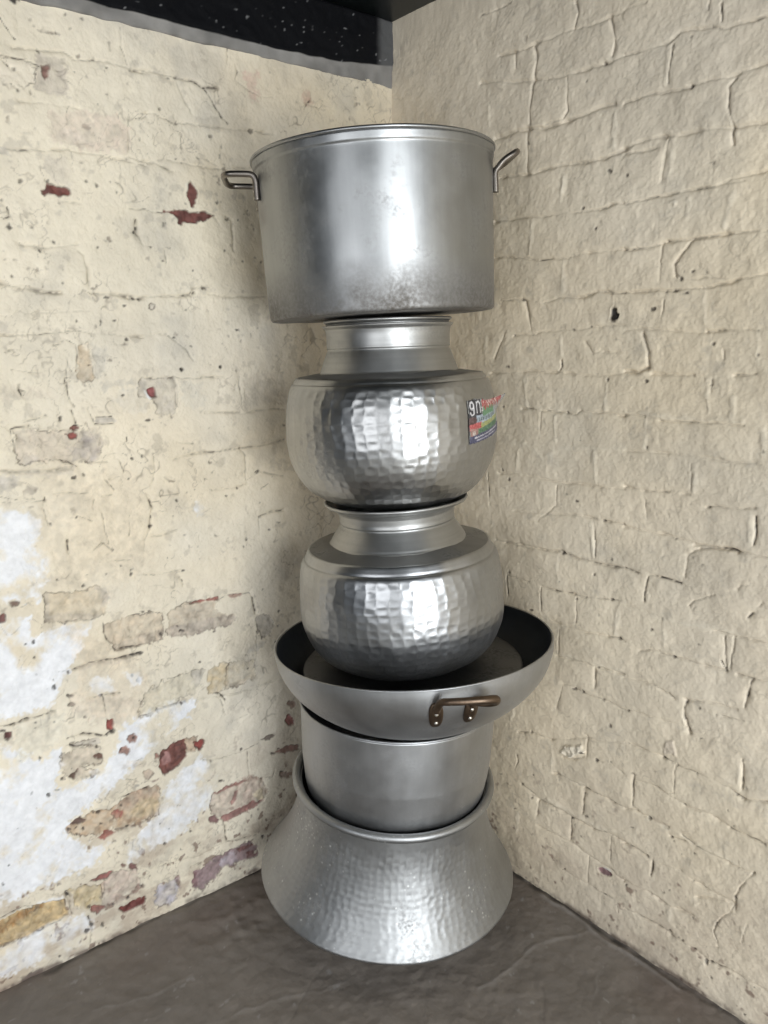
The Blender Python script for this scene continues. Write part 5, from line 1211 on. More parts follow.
(0.9,7,4,[-1023,722,-1020,704,-1016,687]),
(0.4,4,3,[-1015,683,-1013,663]),
(0.1,5,2,[-750,637,-818,647]),
(0.35,4,3,[-818,647,-857,640,-870,632]),
(0.15,4,3,[-895,637,-934,651,-999,654]),
(0.3,3,3,[-970,634,-1000,637,-1029,640]),
(0.8,5,4,[-897,635,-892,619,-894,595,-903,572]),
(-0.35,6,-2,[-888,618,-891,573]),
(0.3,4,3,[-754,565,-781,570]),
(0.1,4,3,[-781,570,-844,576,-894,579]),
(0.25,4,3,[-888,837,-897,847,-919,864,-938,872]),
(0.2,3,2,[-890,838,-894,827,-900,836]),
(0.2,4,2,[-981,893,-987,899]),
((0.03,0.024,0.02),0.85,1.5,2,[-811,766,-810,765,-809,764,-808,763,-807,764,-807,765,-808,767,-809,768,-810,767]),
((0.03,0.024,0.02),0.85,1.5,2,[-916,765,-916,764,-915,764,-914,764,-913,764,-913,764,-914,765,-915,766,-916,765]),
((0.03,0.024,0.02),0.85,1.5,2,[-911,924,-910,924,-910,923,-909,923,-909,924,-908,924,-909,925,-910,925,-910,925]),
((0.03,0.024,0.02),0.85,1.5,2,[-793,669,-792,668,-791,667,-790,667,-789,667,-788,669,-790,670,-791,670,-792,670]),
((0.03,0.024,0.02),0.85,1.5,2,[-864,724,-864,723,-863,722,-862,722,-861,722,-860,723,-861,724,-863,725,-865,725]),
((0.03,0.024,0.02),0.85,1.5,2,[-859,642,-858,641,-857,641,-856,640,-855,641,-855,642,-856,643,-857,644,-858,643]),
((0.03,0.024,0.02),0.85,1.5,2,[-961,633,-960,632,-959,631,-958,630,-958,632,-957,632,-958,633,-959,634,-960,634]),
((0.03,0.024,0.02),0.85,1.5,2,[-926,634,-926,632,-924,631,-922,630,-921,631,-921,633,-922,635,-924,636,-925,635]),
((0.03,0.024,0.02),0.85,1.5,2,[-765,567,-766,565,-764,563,-762,563,-760,564,-760,566,-762,567,-763,567,-765,568]),
((0.03,0.024,0.02),0.85,1.5,2,[-779,570,-779,569,-778,567,-776,568,-775,568,-775,569,-776,571,-777,572,-778,571]),
((0.03,0.024,0.02),0.85,1.5,2,[-775,881,-774,880,-772,879,-770,879,-768,879,-768,880,-769,881,-772,882,-774,882]),
((0.03,0.024,0.02),0.85,1.5,2,[-983,896,-984,895,-983,894,-982,894,-981,895,-981,896,-982,896,-982,897,-983,897]),
(0.3,4,3,[-453,396,-498,414,-559,418]),
(0.1,4,2,[-559,418,-655,461,-758,488]),
(-0.35,6,-2,[-562,402,-562,338]),
(0.4,3,3,[-451,334,-455,317,-446,287]),
(0.2,4,3,[-660,466,-660,418]),
((0.8,0.74,0.62),0.4,-5,2,[-588,393,-598,414,-646,441,-654,428,-626,402,-605,390]),
(0.3,4,3,[-594,386,-626,394,-652,413]),
(0.25,4,2,[-688,419,-728,426,-761,416]),
(0.25,5,3,[-567,335,-595,340,-660,338]),
(0.45,4,4,[-660,338,-692,338,-765,337]),
(-0.35,6,-2,[-595,340,-660,342]),
(0.35,4,3,[-468,261,-511,249]),
(0.3,5,4,[-524,242,-587,249,-626,244,-685,244]),
(0.4,4,3,[-685,244,-731,255,-770,251]),
(-0.35,10,-3,[-558,256,-615,253,-706,254,-765,274]),
(0.4,5,3,[-661,324,-655,268]),
(0.35,4,3,[-621,241,-623,182]),
(0.4,4,3,[-734,249,-734,182]),
(0.35,4,3,[-676,165,-678,101]),
(-0.35,6,-2,[-458,171,-456,117]),
(0.15,5,2,[-524,240,-519,196]),
(-0.35,6,-2,[-540,76,-536,25]),
(0.15,5,3,[-520,170,-623,177,-678,166,-740,166,-775,156]),
(0.5,3,3,[-692,94,-754,96,-778,98]),
(0.3,3,3,[-759,87,-763,69]),
(0.15,4,2,[-610,93,-692,94]),
((0.16,0.08,0.09),0.9,2,1,[-705,151,-715,159,-730,158,-743,155,-731,146,-713,143]),
((0.78,0.74,0.68),0.8,0,1,[-715,159,-735,165,-743,160,-730,158]),
((0.03,0.024,0.02),0.85,1.5,2,[-719,516,-719,513,-717,511,-715,512,-713,512,-714,515,-714,518,-717,520,-718,518]),
((0.03,0.024,0.02),0.85,1.5,2,[-503,417,-500,415,-499,413,-496,412,-495,413,-496,414,-496,416,-499,417,-501,417]),
((0.03,0.024,0.02),0.85,1.5,2,[-402,259,-401,256,-399,254,-397,255,-396,255,-395,257,-397,259,-399,259,-402,261]),
((0.03,0.024,0.02),0.85,1.5,2,[-477,265,-476,263,-473,260,-469,259,-467,260,-466,260,-469,263,-472,264,-474,264]),
((0.03,0.024,0.02),0.85,1.5,2,[-666,326,-664,323,-663,322,-660,319,-659,322,-658,324,-661,326,-662,327,-665,328]),
((0.03,0.024,0.02),0.85,1.5,2,[-636,229,-636,226,-634,223,-632,224,-631,225,-630,227,-632,230,-634,230,-636,232]),
((0.03,0.024,0.02),0.85,1.5,2,[-671,268,-671,267,-669,265,-668,265,-665,264,-665,266,-667,267,-669,269,-671,269]),
((0.03,0.024,0.02),0.85,1.5,2,[-693,421,-690,419,-689,417,-686,415,-684,416,-684,418,-686,419,-689,421,-691,421]),
((0.03,0.024,0.02),0.85,1.5,2,[-651,425,-651,424,-649,423,-648,422,-647,423,-646,424,-648,426,-649,427,-651,427]),
((0.03,0.024,0.02),0.85,1.5,2,[-727,432,-728,430,-726,429,-724,429,-722,429,-722,431,-724,433,-725,434,-727,433]),
((0.03,0.024,0.02),0.85,1.5,2,[-455,334,-455,332,-453,331,-451,330,-450,331,-450,332,-451,334,-453,335,-454,335]),
((0.03,0.024,0.02),0.85,1.5,2,[-613,97,-611,95,-609,93,-607,92,-605,92,-605,93,-607,94,-609,97,-611,97]),
((0.03,0.024,0.02),0.85,1.5,2,[-774,153,-772,152,-770,149,-767,148,-764,147,-763,148,-767,150,-769,152,-772,153]),
((0.03,0.024,0.02),0.85,1.5,2,[-508,238,-507,236,-505,235,-503,234,-503,235,-502,236,-503,238,-505,239,-506,239]),
((0.03,0.024,0.02),0.85,1.5,2,[-453,185,-451,183,-449,181,-446,180,-445,181,-443,181,-446,183,-449,185,-451,185]),
((0.03,0.024,0.02),0.85,1.5,2,[-721,256,-721,254,-719,252,-717,252,-716,252,-715,254,-717,256,-719,257,-720,257]),
((0.03,0.024,0.02),0.85,1.5,2,[-656,207,-654,206,-654,204,-653,204,-652,205,-652,206,-653,207,-654,208,-654,207]),
((0.03,0.024,0.02),0.85,1.5,2,[-628,242,-627,240,-625,238,-623,237,-622,238,-621,240,-623,243,-625,245,-628,244]),
((0.03,0.024,0.02),0.85,1.5,2,[-509,305,-508,303,-507,303,-506,302,-506,303,-505,304,-506,304,-507,305,-508,305]),
(0.1,4,3,[-758,491,-849,495]),
(0.9,5,4,[-848,494,-868,494]),
(0.4,4,3,[-879,489,-925,492]),
(0.2,4,3,[-925,492,-996,487]),
(0.55,5,4,[-996,487,-1027,479]),
(0.2,4,3,[-1027,479,-1072,494]),
(0.8,5,4,[-897,596,-901,577,-905,570]),
(0.5,3,3,[-879,487,-880,425,-871,421]),
(0.55,4,4,[-1017,558,-1020,498]),
(-0.35,7,-2,[-1011,545,-1010,505]),
(0.25,4,3,[-790,415,-822,420,-853,417,-905,409]),
(0.15,5,3,[-906,407,-946,414,-1002,406]),
(0.6,4,4,[-1002,406,-1036,407,-1073,407]),
(0.25,5,4,[-766,333,-794,340]),
(0.2,6,3,[-794,340,-875,340]),
(0.35,4,3,[-877,322,-911,327]),
(0.3,4,3,[-936,329,-1008,330]),
(0.2,4,3,[-1008,328,-1056,336]),
(-0.35,8,-2.5,[-817,335,-884,338,-944,331,-1023,336]),
(0.55,5,4,[-785,426,-785,376,-785,347]),
(0.95,5,4,[-841,244,-841,226,-838,206]),
(0.4,4,3,[-906,338,-931,331]),
(0.15,4,3,[-928,253,-982,249,-1025,249]),
(0.3,5,4,[-770,251,-827,249]),
(0.15,4,2,[-841,243,-907,258]),
(0.3,3,3,[-1058,339,-1037,294,-1027,267,-1027,231]),
(-0.35,6,-2,[-998,360,-1001,337]),
(-0.35,8,-2,[-972,504,-1003,498]),
((0.62,0.52,0.45),0.3,-2,2,[-851,532,-872,537,-880,510,-852,503]),
((0.03,0.024,0.02),0.85,1.5,2,[-784,428,-784,426,-783,425,-781,425,-779,425,-779,427,-781,428,-782,429,-783,429]),
((0.03,0.024,0.02),0.85,1.5,2,[-886,491,-885,489,-884,487,-882,487,-881,488,-881,489,-882,491,-884,493,-885,492]),
((0.03,0.024,0.02),0.85,1.5,2,[-928,492,-926,490,-926,488,-924,488,-923,489,-922,490,-923,492,-925,493,-926,492]),
((0.03,0.024,0.02),0.85,1.5,2,[-1002,501,-1002,499,-1000,498,-998,497,-996,497,-997,499,-997,500,-999,501,-1001,501]),
((0.03,0.024,0.02),0.85,1.5,2,[-1016,482,-1015,481,-1014,479,-1012,479,-1011,479,-1011,480,-1012,482,-1014,483,-1015,482]),
((0.03,0.024,0.02),0.85,1.5,2,[-1027,480,-1028,479,-1026,478,-1023,476,-1022,477,-1022,478,-1023,479,-1025,480,-1027,481]),
((0.03,0.024,0.02),0.85,1.5,2,[-1030,502,-1029,501,-1029,500,-1028,499,-1028,500,-1028,501,-1028,502,-1029,503,-1030,502]),
((0.03,0.024,0.02),0.85,1.5,2,[-909,412,-909,410,-906,409,-904,408,-902,408,-902,409,-903,411,-906,412,-907,412]),
((0.03,0.024,0.02),0.85,1.5,2,[-769,492,-768,491,-768,490,-766,490,-765,490,-765,491,-766,492,-767,493,-769,493]),
((0.03,0.024,0.02),0.85,1.5,2,[-875,186,-874,184,-872,182,-870,181,-867,180,-867,183,-870,185,-872,187,-874,187]),
((0.03,0.024,0.02),0.85,1.5,2,[-936,312,-936,311,-935,310,-934,310,-934,310,-934,311,-934,312,-935,313,-936,313]),
((0.03,0.024,0.02),0.85,1.5,2,[-790,298,-789,296,-787,295,-785,294,-784,294,-783,294,-785,296,-787,297,-790,298]),
((0.03,0.024,0.02),0.85,1.5,2,[-827,340,-826,338,-825,336,-823,336,-822,337,-822,338,-823,340,-824,342,-826,341]),
((0.03,0.024,0.02),0.85,1.5,2,[-884,323,-885,321,-882,319,-879,318,-878,319,-878,320,-878,322,-881,324,-884,325]),
((0.03,0.024,0.02),0.85,1.5,2,[-888,314,-888,312,-886,312,-885,311,-884,311,-883,313,-885,314,-886,315,-887,315]),
((0.03,0.024,0.02),0.85,1.5,2,[-906,292,-905,290,-905,289,-904,288,-903,289,-903,291,-904,292,-905,293,-905,292]),
((0.03,0.024,0.02),0.85,1.5,2,[-941,253,-940,252,-939,250,-938,250,-937,250,-937,252,-938,254,-939,255,-940,254]),
((0.03,0.024,0.02),0.85,1.5,2,[-1029,266,-1030,265,-1029,263,-1027,263,-1026,263,-1026,265,-1027,266,-1028,266,-1029,267]),
((0.03,0.024,0.02),0.85,1.5,2,[-1016,247,-1016,246,-1015,245,-1013,245,-1012,244,-1011,245,-1013,246,-1014,247,-1016,248]),
((0.03,0.024,0.02),0.85,1.5,2,[-1011,414,-1011,414,-1010,412,-1008,412,-1008,412,-1007,413,-1008,414,-1010,415,-1011,415]),
((0.03,0.024,0.02),0.85,1.5,2,[-937,569,-936,568,-933,566,-932,566,-930,566,-930,567,-931,568,-933,568,-934,569]),
((0.03,0.024,0.02),0.85,1.5,2,[-1067,379,-1067,379,-1066,378,-1065,377,-1065,378,-1065,379,-1065,379,-1066,380,-1067,380]),
((0.03,0.024,0.02),0.85,1.5,2,[-997,442,-996,441,-996,441,-995,440,-995,441,-995,442,-995,442,-996,443,-996,443]),
((0.03,0.024,0.02),0.85,1.5,2,[-784,149,-783,148,-783,147,-781,146,-781,147,-780,148,-781,150,-783,151,-784,151]),
(0.12,5,3,[-775,158,-836,165,-873,159,-942,169]),
(0.35,4,4,[-778,90,-872,98,-895,96]),
(0.3,4,3,[-895,93,-952,93,-973,89]),
(0.4,4,3,[-977,85,-1017,94]),
(0.35,3,3,[-1026,246,-1012,216,-991,185,-988,162,-998,146,-999,131]),
(0.12,4,2,[-945,218,-983,233,-1026,246]),
(0.12,3,2,[-971,115,-999,131]),
(0.35,3,3,[-1053,218,-1049,192,-1047,173]),
(-0.35,6,-2,[-1048,208,-1046,181]),
(-0.35,7,-2,[-973,81,-964,29]),
(-0.35,5,-2,[-887,149,-889,122]),
(-0.35,8,-2,[-938,233,-939,194]),
(0.1,4,2,[-1017,94,-1104,100]),
((0.03,0.024,0.02),0.85,1.5,2,[-895,105,-896,103,-893,99,-888,97,-886,98,-886,101,-889,104,-892,108,-896,109]),
((0.03,0.024,0.02),0.85,1.5,2,[-915,99,-915,98,-913,97,-912,96,-910,96,-910,97,-912,98,-913,99,-915,100]),
((0.03,0.024,0.02),0.85,1.5,2,[-926,99,-925,97,-924,95,-922,94,-921,95,-921,96,-922,98,-924,99,-926,100]),
((0.03,0.024,0.02),0.85,1.5,2,[-942,95,-941,94,-940,92,-939,92,-938,92,-937,93,-938,94,-940,95,-942,96]),
((0.03,0.024,0.02),0.85,1.5,2,[-951,95,-951,94,-950,92,-948,91,-947,92,-947,93,-948,95,-950,96,-951,97]),
((0.03,0.024,0.02),0.85,1.5,2,[-977,83,-977,81,-976,78,-975,78,-974,80,-973,82,-974,84,-976,87,-977,87]),
((0.03,0.024,0.02),0.85,1.5,2,[-990,91,-989,90,-988,89,-987,88,-985,88,-985,89,-986,90,-988,91,-989,92]),
((0.03,0.024,0.02),0.85,1.5,2,[-1005,93,-1005,91,-1004,89,-1002,88,-1001,89,-1001,91,-1002,93,-1004,95,-1005,94]),
((0.03,0.024,0.02),0.85,1.5,2,[-1016,97,-1015,96,-1014,94,-1012,93,-1010,92,-1010,93,-1012,95,-1014,96,-1016,97]),
((0.03,0.024,0.02),0.85,1.5,2,[-942,165,-942,164,-941,163,-940,163,-939,163,-939,164,-939,166,-941,167,-941,166]),
((0.03,0.024,0.02),0.85,1.5,2,[-873,186,-872,184,-870,182,-867,180,-867,182,-867,184,-867,186,-870,188,-873,189]),
((0.03,0.024,0.02),0.85,1.5,2,[-888,198,-889,196,-887,194,-885,193,-884,195,-884,196,-885,198,-887,199,-888,199]),
((0.03,0.024,0.02),0.85,1.5,2,[-1077,90,-1077,89,-1076,88,-1075,87,-1075,88,-1074,89,-1075,90,-1076,90,-1077,91]),
((0.03,0.024,0.02),0.85,1.5,2,[-1067,16,-1067,15,-1066,14,-1065,14,-1064,13,-1064,15,-1065,16,-1066,18,-1067,18]),
((0.03,0.024,0.02),0.85,1.5,2,[-990,53,-990,52,-989,51,-988,50,-988,51,-988,52,-988,53,-989,55,-990,54])]

STEP = 0.0022
M_left = painted('flaking_cream_limewash', 0.72, 0.06, 0.6, 190)
M_right = painted('cream_gloss_painted_brick', 0.62, 0.05, 0.45, 190)

# left wall: the plane y = 0, its free end on the left rounds away into a passage
us = axis(-1.16, 0.0, STEP, -1.30, 0.012)
vs = axis(0.0, 2.06, STEP, -0.02, 2.135)
U, V, H, C = build_wall(us, vs, FEAT_L, (0.75, 0.675, 0.54), 100)
t = np.clip(-1.16 - U, 0, None)
P = np.stack([U, -H + np.minimum(10 * t ** 2, 0.20), V], -1).reshape(-1, 3)
me = np_mesh('wall_left', P, grid_quads(len(us), len(vs)))
set_colour(me, C.reshape(-1, 3))
structure(link('wall_left', me, M_left))

# right wall: the plane x = 0
us = axis(-1.10, 0.0, STEP, -3.6, 0.012)
us_sorted = us
vs = axis(0.0, 2.06, STEP, -0.02, 2.135)
U, V, H, C = build_wall(us_sorted, vs, FEAT_R, (0.74, 0.645, 0.50), 300, 0.45)
P = np.stack([-H, U, V], -1).reshape(-1, 3)
me = np_mesh('wall_right', P, grid_quads(len(us), len(vs))[:, ::-1])
set_colour(me, C.reshape(-1, 3))
structure(link('wall_right', me, M_right))

# concrete floor, trowelled, with a few ridges and scratches
FLOOR_LINES = [  # (lightness, width mm, height mm, points in mm)
    (0.3, 5, 1.2, [-860, -350, -805, -374, -707, -397, -640, -425, -554, -457]),
    (0.3, 5, 1.4, [-344, -660, -290, -664, -238, -662, -180, -660, -128, -664, -80, -690, -34, -711]),
    (0.35, 5, 1.0, [-1000, -180, -900, -215, -800, -222]),
    (0.3, 5, 1.2, [-180, -830, -120, -800, -80, -802]),
    (-0.25, 4, -1, [-640, -330, -600, -420, -575, -470]),
    (-0.25, 4, -1, [-700, -470, -620, -420, -560, -390]),
    (-0.2, 4, -1, [-300, -800, -240, -740]),
    (-0.7, 12, -1.5, [-6, -320, -8, -500, -5, -700, -9, -900, -6, -1100]),
    (0.6, 9, 2.5, [-20, -560, -16, -660, -24, -760, -15, -850, -22, -930]),
    (-0.6, 9, -1, [-320, -6, -500, -8, -700, -5, -900, -8, -1050, -6]),
]
us = axis(-1.15, 0.0, 0.004, -3.42, 0.03)
vs = axis(-1.15, 0.0, 0.004, -3.62, 1.32)
U, V = np.meshgrid(us, vs)
H = 0.0035 * vnoise(U, V, 0.25, 500) + 0.0014 * vnoise(U, V, 0.07, 501) + 0.0014 * fbm(U, V, 0.035, 502, 4, 0.6)
far_pale = np.clip((np.maximum(-U, -V) - 1.25) / 0.3, 0, 1)
rip = np.exp(-(((U + 0.62) / 0.16) ** 2 + ((V + 0.13) / 0.10) ** 2))
H += rip * 0.0045 * vnoise(U * 0.8 + V * 0.6, V * 0.8 - U * 0.6, 0.022, 507)
far = np.clip((np.maximum(-U, -V) - 1.1) / 0.2, 0, 1)
H *= 1 - far
C = np.ones(U.shape + (3,)) * np.array((0.20, 0.175, 0.152))
C *= (1 + 0.14 * fbm(U, V, 0.28, 510, 5) + 0.05 * vnoise(U, V, 0.012, 516))[..., None]
red = np.clip(vnoise(U, V, 0.2, 520) + 0.2, 0, 1) * np.exp(-(np.minimum(-U, -V).clip(0) / 0.12) ** 2)
C += (np.array((0.13, 0.085, 0.068)) - C) * (0.6 * red)[..., None]
sp = np.clip(fbm(U, V, 0.02, 530, 3) - 1.05, 0, 1) * 4
C += (np.array((0.34, 0.33, 0.32)) - C) * np.clip(sp, 0, 0.5)[..., None]
C += (np.array((0.42, 0.40, 0.36)) - C) * far_pale[..., None]      # out of view, painted paler so the pots mirror a brightly lit floor
WU = U + 0.006 * vnoise(U, V, 0.03, 540)
WV = V + 0.006 * vnoise(U, V, 0.03, 541)
for al, wd, hh, pts in FLOOR_LINES:
    pts = np.array(pts, float).reshape(-1, 2) / 1000
    d = np.full(U.shape, 9.0)
    for i in range(len(pts) - 1):
        d = np.minimum(d, seg_dist(WU, WV, *pts[i], *pts[i + 1]))
    vary = np.clip(1 + 0.7 * vnoise(U, V, 0.03, 550), 0.2, 1.7)
    pr = np.exp(-(d / (wd * 0.0006 * vary)) ** 2)
    H += 0.001 * hh * pr
    tgt = np.array((0.30, 0.28, 0.26)) if al > 0 else np.array((0.03, 0.026, 0.022))
    C += (tgt - C) * np.clip(abs(al) * pr * vary, 0, 0.85)[..., None]
H -= 0.004 * np.exp(-((U + 0.32) ** 2 + (V + 0.32) ** 2) / 0.03)
H = np.minimum(H, 0.006)
me = np_mesh('floor', np.stack([U, V, H], -1).reshape(-1, 3), grid_quads(len(us), len(vs)))
set_colour(me, np.clip(C, 0.01, 0.9).reshape(-1, 3))
structure(link('floor', me, painted('worn_brown_concrete', 0.55, 0.10, 0.5, 120)))

# ceiling: dark glossy board; plus the unseen rest of the room that the pots mirror
def slab(name, x0, y0, z0, x1, y1, z1, mat):
    v = [(x, y, z) for z in (z0, z1) for y in (y0, y1) for x in (x0, x1)]
    q = [(0, 2, 3, 1), (4, 5, 7, 6), (0, 1, 5, 4), (2, 6, 7, 3), (0, 4, 6, 2), (1, 3, 7, 5)]
    return structure(link(name, np_mesh(name, v, q, smooth=False), mat))

M_ceil = plain('dark_teal_gloss_board', (0.010, 0.018, 0.022), 0.42, 0.1, 8)
slab('ceiling', -3.42, -3.62, 2.135, 0.03, 1.32, 2.20, M_ceil)
M_ceil.node_tree.nodes['Principled BSDF'].inputs['Specular IOR Level'].default_value = 0.3
M_plaster = plain('grey_plaster', (0.30, 0.30, 0.31), 0.8, 0.3, 40, var=0.12)
M_dim = plain('slate_blue_plaster', (0.10, 0.13, 0.17), 0.8, 0.3, 40, var=0.12)
slab('wall_passage', -3.42, 1.28, 0, -1.0, 1.36, 2.14, M_dim)
# the wall behind the camera with its doorway, and the side wall with an opening added for the fill lamp
def boxes(name, bxs, mat):
    V_, Q_ = [], []
    for x0, x1, y0, y1, z0, z1 in bxs:
        n = len(V_)
        V_ += [(x, y, z) for z in (z0, z1) for y in (y0, y1) for x in (x0, x1)]
        Q_ += [[n + i for i in q] for q in [(0, 2, 3, 1), (4, 5, 7, 6), (0, 1, 5, 4), (2, 6, 7, 3), (0, 4, 6, 2), (1, 3, 7, 5)]]
    structure(link(name, np_mesh(name, V_, Q_, smooth=False), mat))
boxes('wall_back', [(-3.42, -2.05, -3.66, -3.54, 0, 2.14), (-0.65, 0.03, -3.66, -3.54, 0, 2.14), (-2.05, -0.65, -3.66, -3.54, 2.1, 2.14)], M_plaster)
boxes('wall_far_side', [(-3.52, -3.40, -3.66, -3.27, 0, 2.14), (-3.52, -3.40, -1.23, 1.32, 0, 2.14), (-3.52, -3.40, -3.27, -1.23, 0, 0.48), (-3.52, -3.40, -3.27, -1.23, 2.02, 2.14)], M_dim)

# black painted beam along the top of the left wall, over a sloping band of grey mortar
def beam():
    xs = axis(-1.16, 0.0, 0.004, -1.30, 0.0)
    prof = []        # (depth towards room, z, tag) rows from bottom to top
    rows = [(0.000, 1.985, 1), (0.0025, 1.988, 1), (0.0035, 1.992, 1), (0.004, 1.997, 1), (0.005, 2.001, 1), (0.0055, 2.006, 1),
            (0.007, 2.0085, 0)] + [(0.009, 2.012 + i * 0.003, 0) for i in range(13)] + [(0.009, 2.050 + i * 0.003, 0) for i in range(28)] + [(0.004, 2.137, 0)]
    V_, C_ = [], []
    for d, z, g in rows:
        k = np.clip((xs + 0.45) / 0.45, 0, 1)                       # the mortar band deepens into the corner
        zz = z + np.where((z > 1.99) & (z < 2.10), 0.030 * k ** 2.5 * (1 - np.abs(z - 2.012) / 0.09).clip(0, 1), 0)
        wob = 0.0022 * vnoise(xs, xs * 0 + z, 0.05, 600) + 0.0012 * vnoise(xs, xs * 0 + z, 0.014, 601)
        V_.append(np.stack([xs, -(d + 0.002) - wob, zz + 0.0018 * vnoise(xs, xs * 0 + z * 3, 0.03, 602)], -1))
        if g:
            c = np.array((0.235, 0.225, 0.21)) * (1 + 0.2 * vnoise(xs, xs * 0 + z, 0.02, 603) + 0.15 * vnoise(xs, xs * 0 + z, 0.09, 604))[:, None]
        else:
            fil = np.clip((xs + 0.055) / 0.02, 0, 1) * 0.8            # grey daub where the beam meets the right wall
            c = np.array((0.0065, 0.0068, 0.008)) * np.ones((len(xs), 1))
            c = c + (np.array((0.12, 0.12, 0.12)) - c) * fil[:, None]
            s = np.clip(vnoise(xs, xs * 0 + z, 0.0075, 605) * 0.6 + vnoise(xs, xs * 0 + z, 0.004, 606) * 0.6 - 0.74, 0, 1) * 4
            c = c + (np.array((0.30, 0.30, 0.30)) - c) * np.clip(s, 0, 0.6)[:, None]
        C_.append(c)
    nv, nu = len(rows), len(xs)
    A = np.array(V_).reshape(-1, 3)
    q = grid_quads(nu, nv)
    B = A.copy()
    B[:, 1] = 0.03                                                # solid back
    qb = q[:, ::-1] + len(A)
    bot = np.arange(nu)
    side = np.stack([bot[:-1], bot[:-1] + len(A), bot[1:] + len(A), bot[1:]], -1)
    me = np_mesh('trim_1', np.concatenate([A, B]), np.concatenate([q, qb, side]))
    cc = np.concatenate(C_)
    set_colour(me, np.clip(np.concatenate([cc, cc]), 0.003, 0.9))
    structure(link('trim_1', me, painted('black_bitumen_paint', 0.6, 0.1, 0.4, 160, 0.06)))
beam()

# ------------------------------------------------------------------ pots
def frame(k, s, z, tr, tf):
    """matrix of a pot standing k ahead of and s to the right of the camera's foot, tilted tr right and tf away"""
    p = CAM * np.array((1, 1, 0)) + AWAY * k + RIGHT * s
    ax = np.array((0, 0, 1.0)) + tr * RIGHT + tf * AWAY
    ax /= np.linalg.norm(ax)
    e1 = RIGHT - ax * (RIGHT @ ax)
    e1 /= np.linalg.norm(e1)
    e2 = np.cross(ax, e1)
    return Matrix(((e1[0], e2[0], ax[0], p[0]), (e1[1], e2[1], ax[1], p[1]), (e1[2], e2[2], ax[2], z), (0, 0, 0, 1)))

def thing(name, label, cat, mat, group=None):
    o = bpy.data.objects.new(name, None)
    o.empty_display_size = 0.05
    COL.objects.link(o)
    o.matrix_world = mat
    o['label'] = label
    o['category'] = cat
    if group:
        o['group'] = group
    return o

def dense(pts, ds):
    """resample a polyline of (r, z) points to roughly ds spacing, keeping its corners"""
    out = [pts[0]]
    for a, b in zip(pts[:-1], pts[1:]):
        n = max(1, int(math.ceil(math.hypot(b[0] - a[0], b[1] - a[1]) / ds)))
        for i in range(1, n + 1):
            out.append((a[0] + (b[0] - a[0]) * i / n, a[1] + (b[1] - a[1]) * i / n))
    return out

def spline(pts, n=10):
    """Catmull-Rom through (r, z) points"""
    p = [np.array(q, float) for q in pts]
    p = [2 * p[0] - p[1]] + p + [2 * p[-1] - p[-2]]
    out = []
    for i in range(1, len(p) - 2):
        for j in range(n):
            t = j / n
            a, b, c, d = p[i - 1], p[i], p[i + 1], p[i + 2]
            out.append(tuple(0.5 * (2 * b + (c - a) * t + (2 * a - 5 * b + 4 * c - d) * t * t + (3 * b - a - 3 * c + d) * t ** 3)))
    out.append(tuple(p[-2]))
    return out

def lathe(name, prof, segs=160, mat=None, parent=None, ds=None, hammer=None, split=None, wobble=0.0, seed=0):
    """turn an (r, z) profile about z. hammer = (i0, i1 fraction of arc, columns, row height, depth, jitter)"""
    if ds:
        prof = dense(prof, ds)
    pr = np.array(prof, float)
    pr[:, 0] = np.maximum(pr[:, 0], 0.0004)
    n = len(pr)
    arc = np.concatenate([[0], np.cumsum(np.hypot(*np.diff(pr, axis=0).T))])
    tang = np.gradient(pr, axis=0)
    nl = np.hypot(tang[:, 0], tang[:, 1]) + 1e-12
    nr, nz = tang[:, 1] / nl, -tang[:, 0] / nl            # outward when the profile runs bottom -> top
    ph = np.arange(segs) / segs * 2 * PI
    PH, A = np.meshgrid(ph, arc)
    D = np.zeros_like(PH)
    if hammer:
        a0, a1, ncol, rh, dep, jit = hammer
        rng = np.random.default_rng(seed)
        row = (A - a0) / rh
        ri = np.floor(row).astype(int)
        off = rng.uniform(0, 1, 400)[ri % 400] * 0.35
        colf = PH / (2 * PI) * ncol + off + 0.10 * np.sin(row * 0.9 + PH * 3)
        ci = np.floor(colf).astype(int) % ncol
        fx, fy = colf - np.floor(colf) - 0.5, row - ri - 0.5
        R = rng.normal(0, 1, (400, ncol, 3))
        rr = R[ri % 400, ci]
        amp = dep * (1 + 0.3 * rr[..., 0])
        bowl = -(amp) * np.clip(1 - (2 * fx) ** 2, 0, 1) * np.clip(1 - 0.75 * (2 * fy) ** 2, 0, 1)
        tilt = jit * dep * (rr[..., 1] * fx + rr[..., 2] * fy) * np.clip(1 - (2 * fx) ** 4, 0, 1) * np.clip(1 - (2 * fy) ** 4, 0, 1)
        w = np.clip((A - a0) / (rh * 1.0), 0, 1) * np.clip((a1 - A) / (rh * 1.0), 0, 1)
        D += (bowl + tilt) * w
    if wobble:
        D += wobble * (vnoise(np.cos(PH) * 0.3, A + np.sin(PH) * 0.3, 0.12, 700 + seed) + 0.5 * vnoise(np.cos(PH) * 0.3, A + np.sin(PH) * 0.3, 0.05, 703 + seed))
    Rr = pr[:, :1] + D * nr[:, None]
    Z = pr[:, 1:] + D * nz[:, None]
    V_ = np.stack([Rr * np.cos(PH), Rr * np.sin(PH), Z], -1).reshape(-1, 3)
    q = grid_quads(segs, n, wrap=True)
    me = np_mesh(name, V_, q)
    o = link(name, me, mat, parent)
    if split is not None:
        mi = np.zeros(len(me.polygons), dtype=np.int32)
        rowi = np.arange(len(q)) // segs
        mi[rowi >= split] = 1
        me.polygons.foreach_set('material_index', mi)
    return o

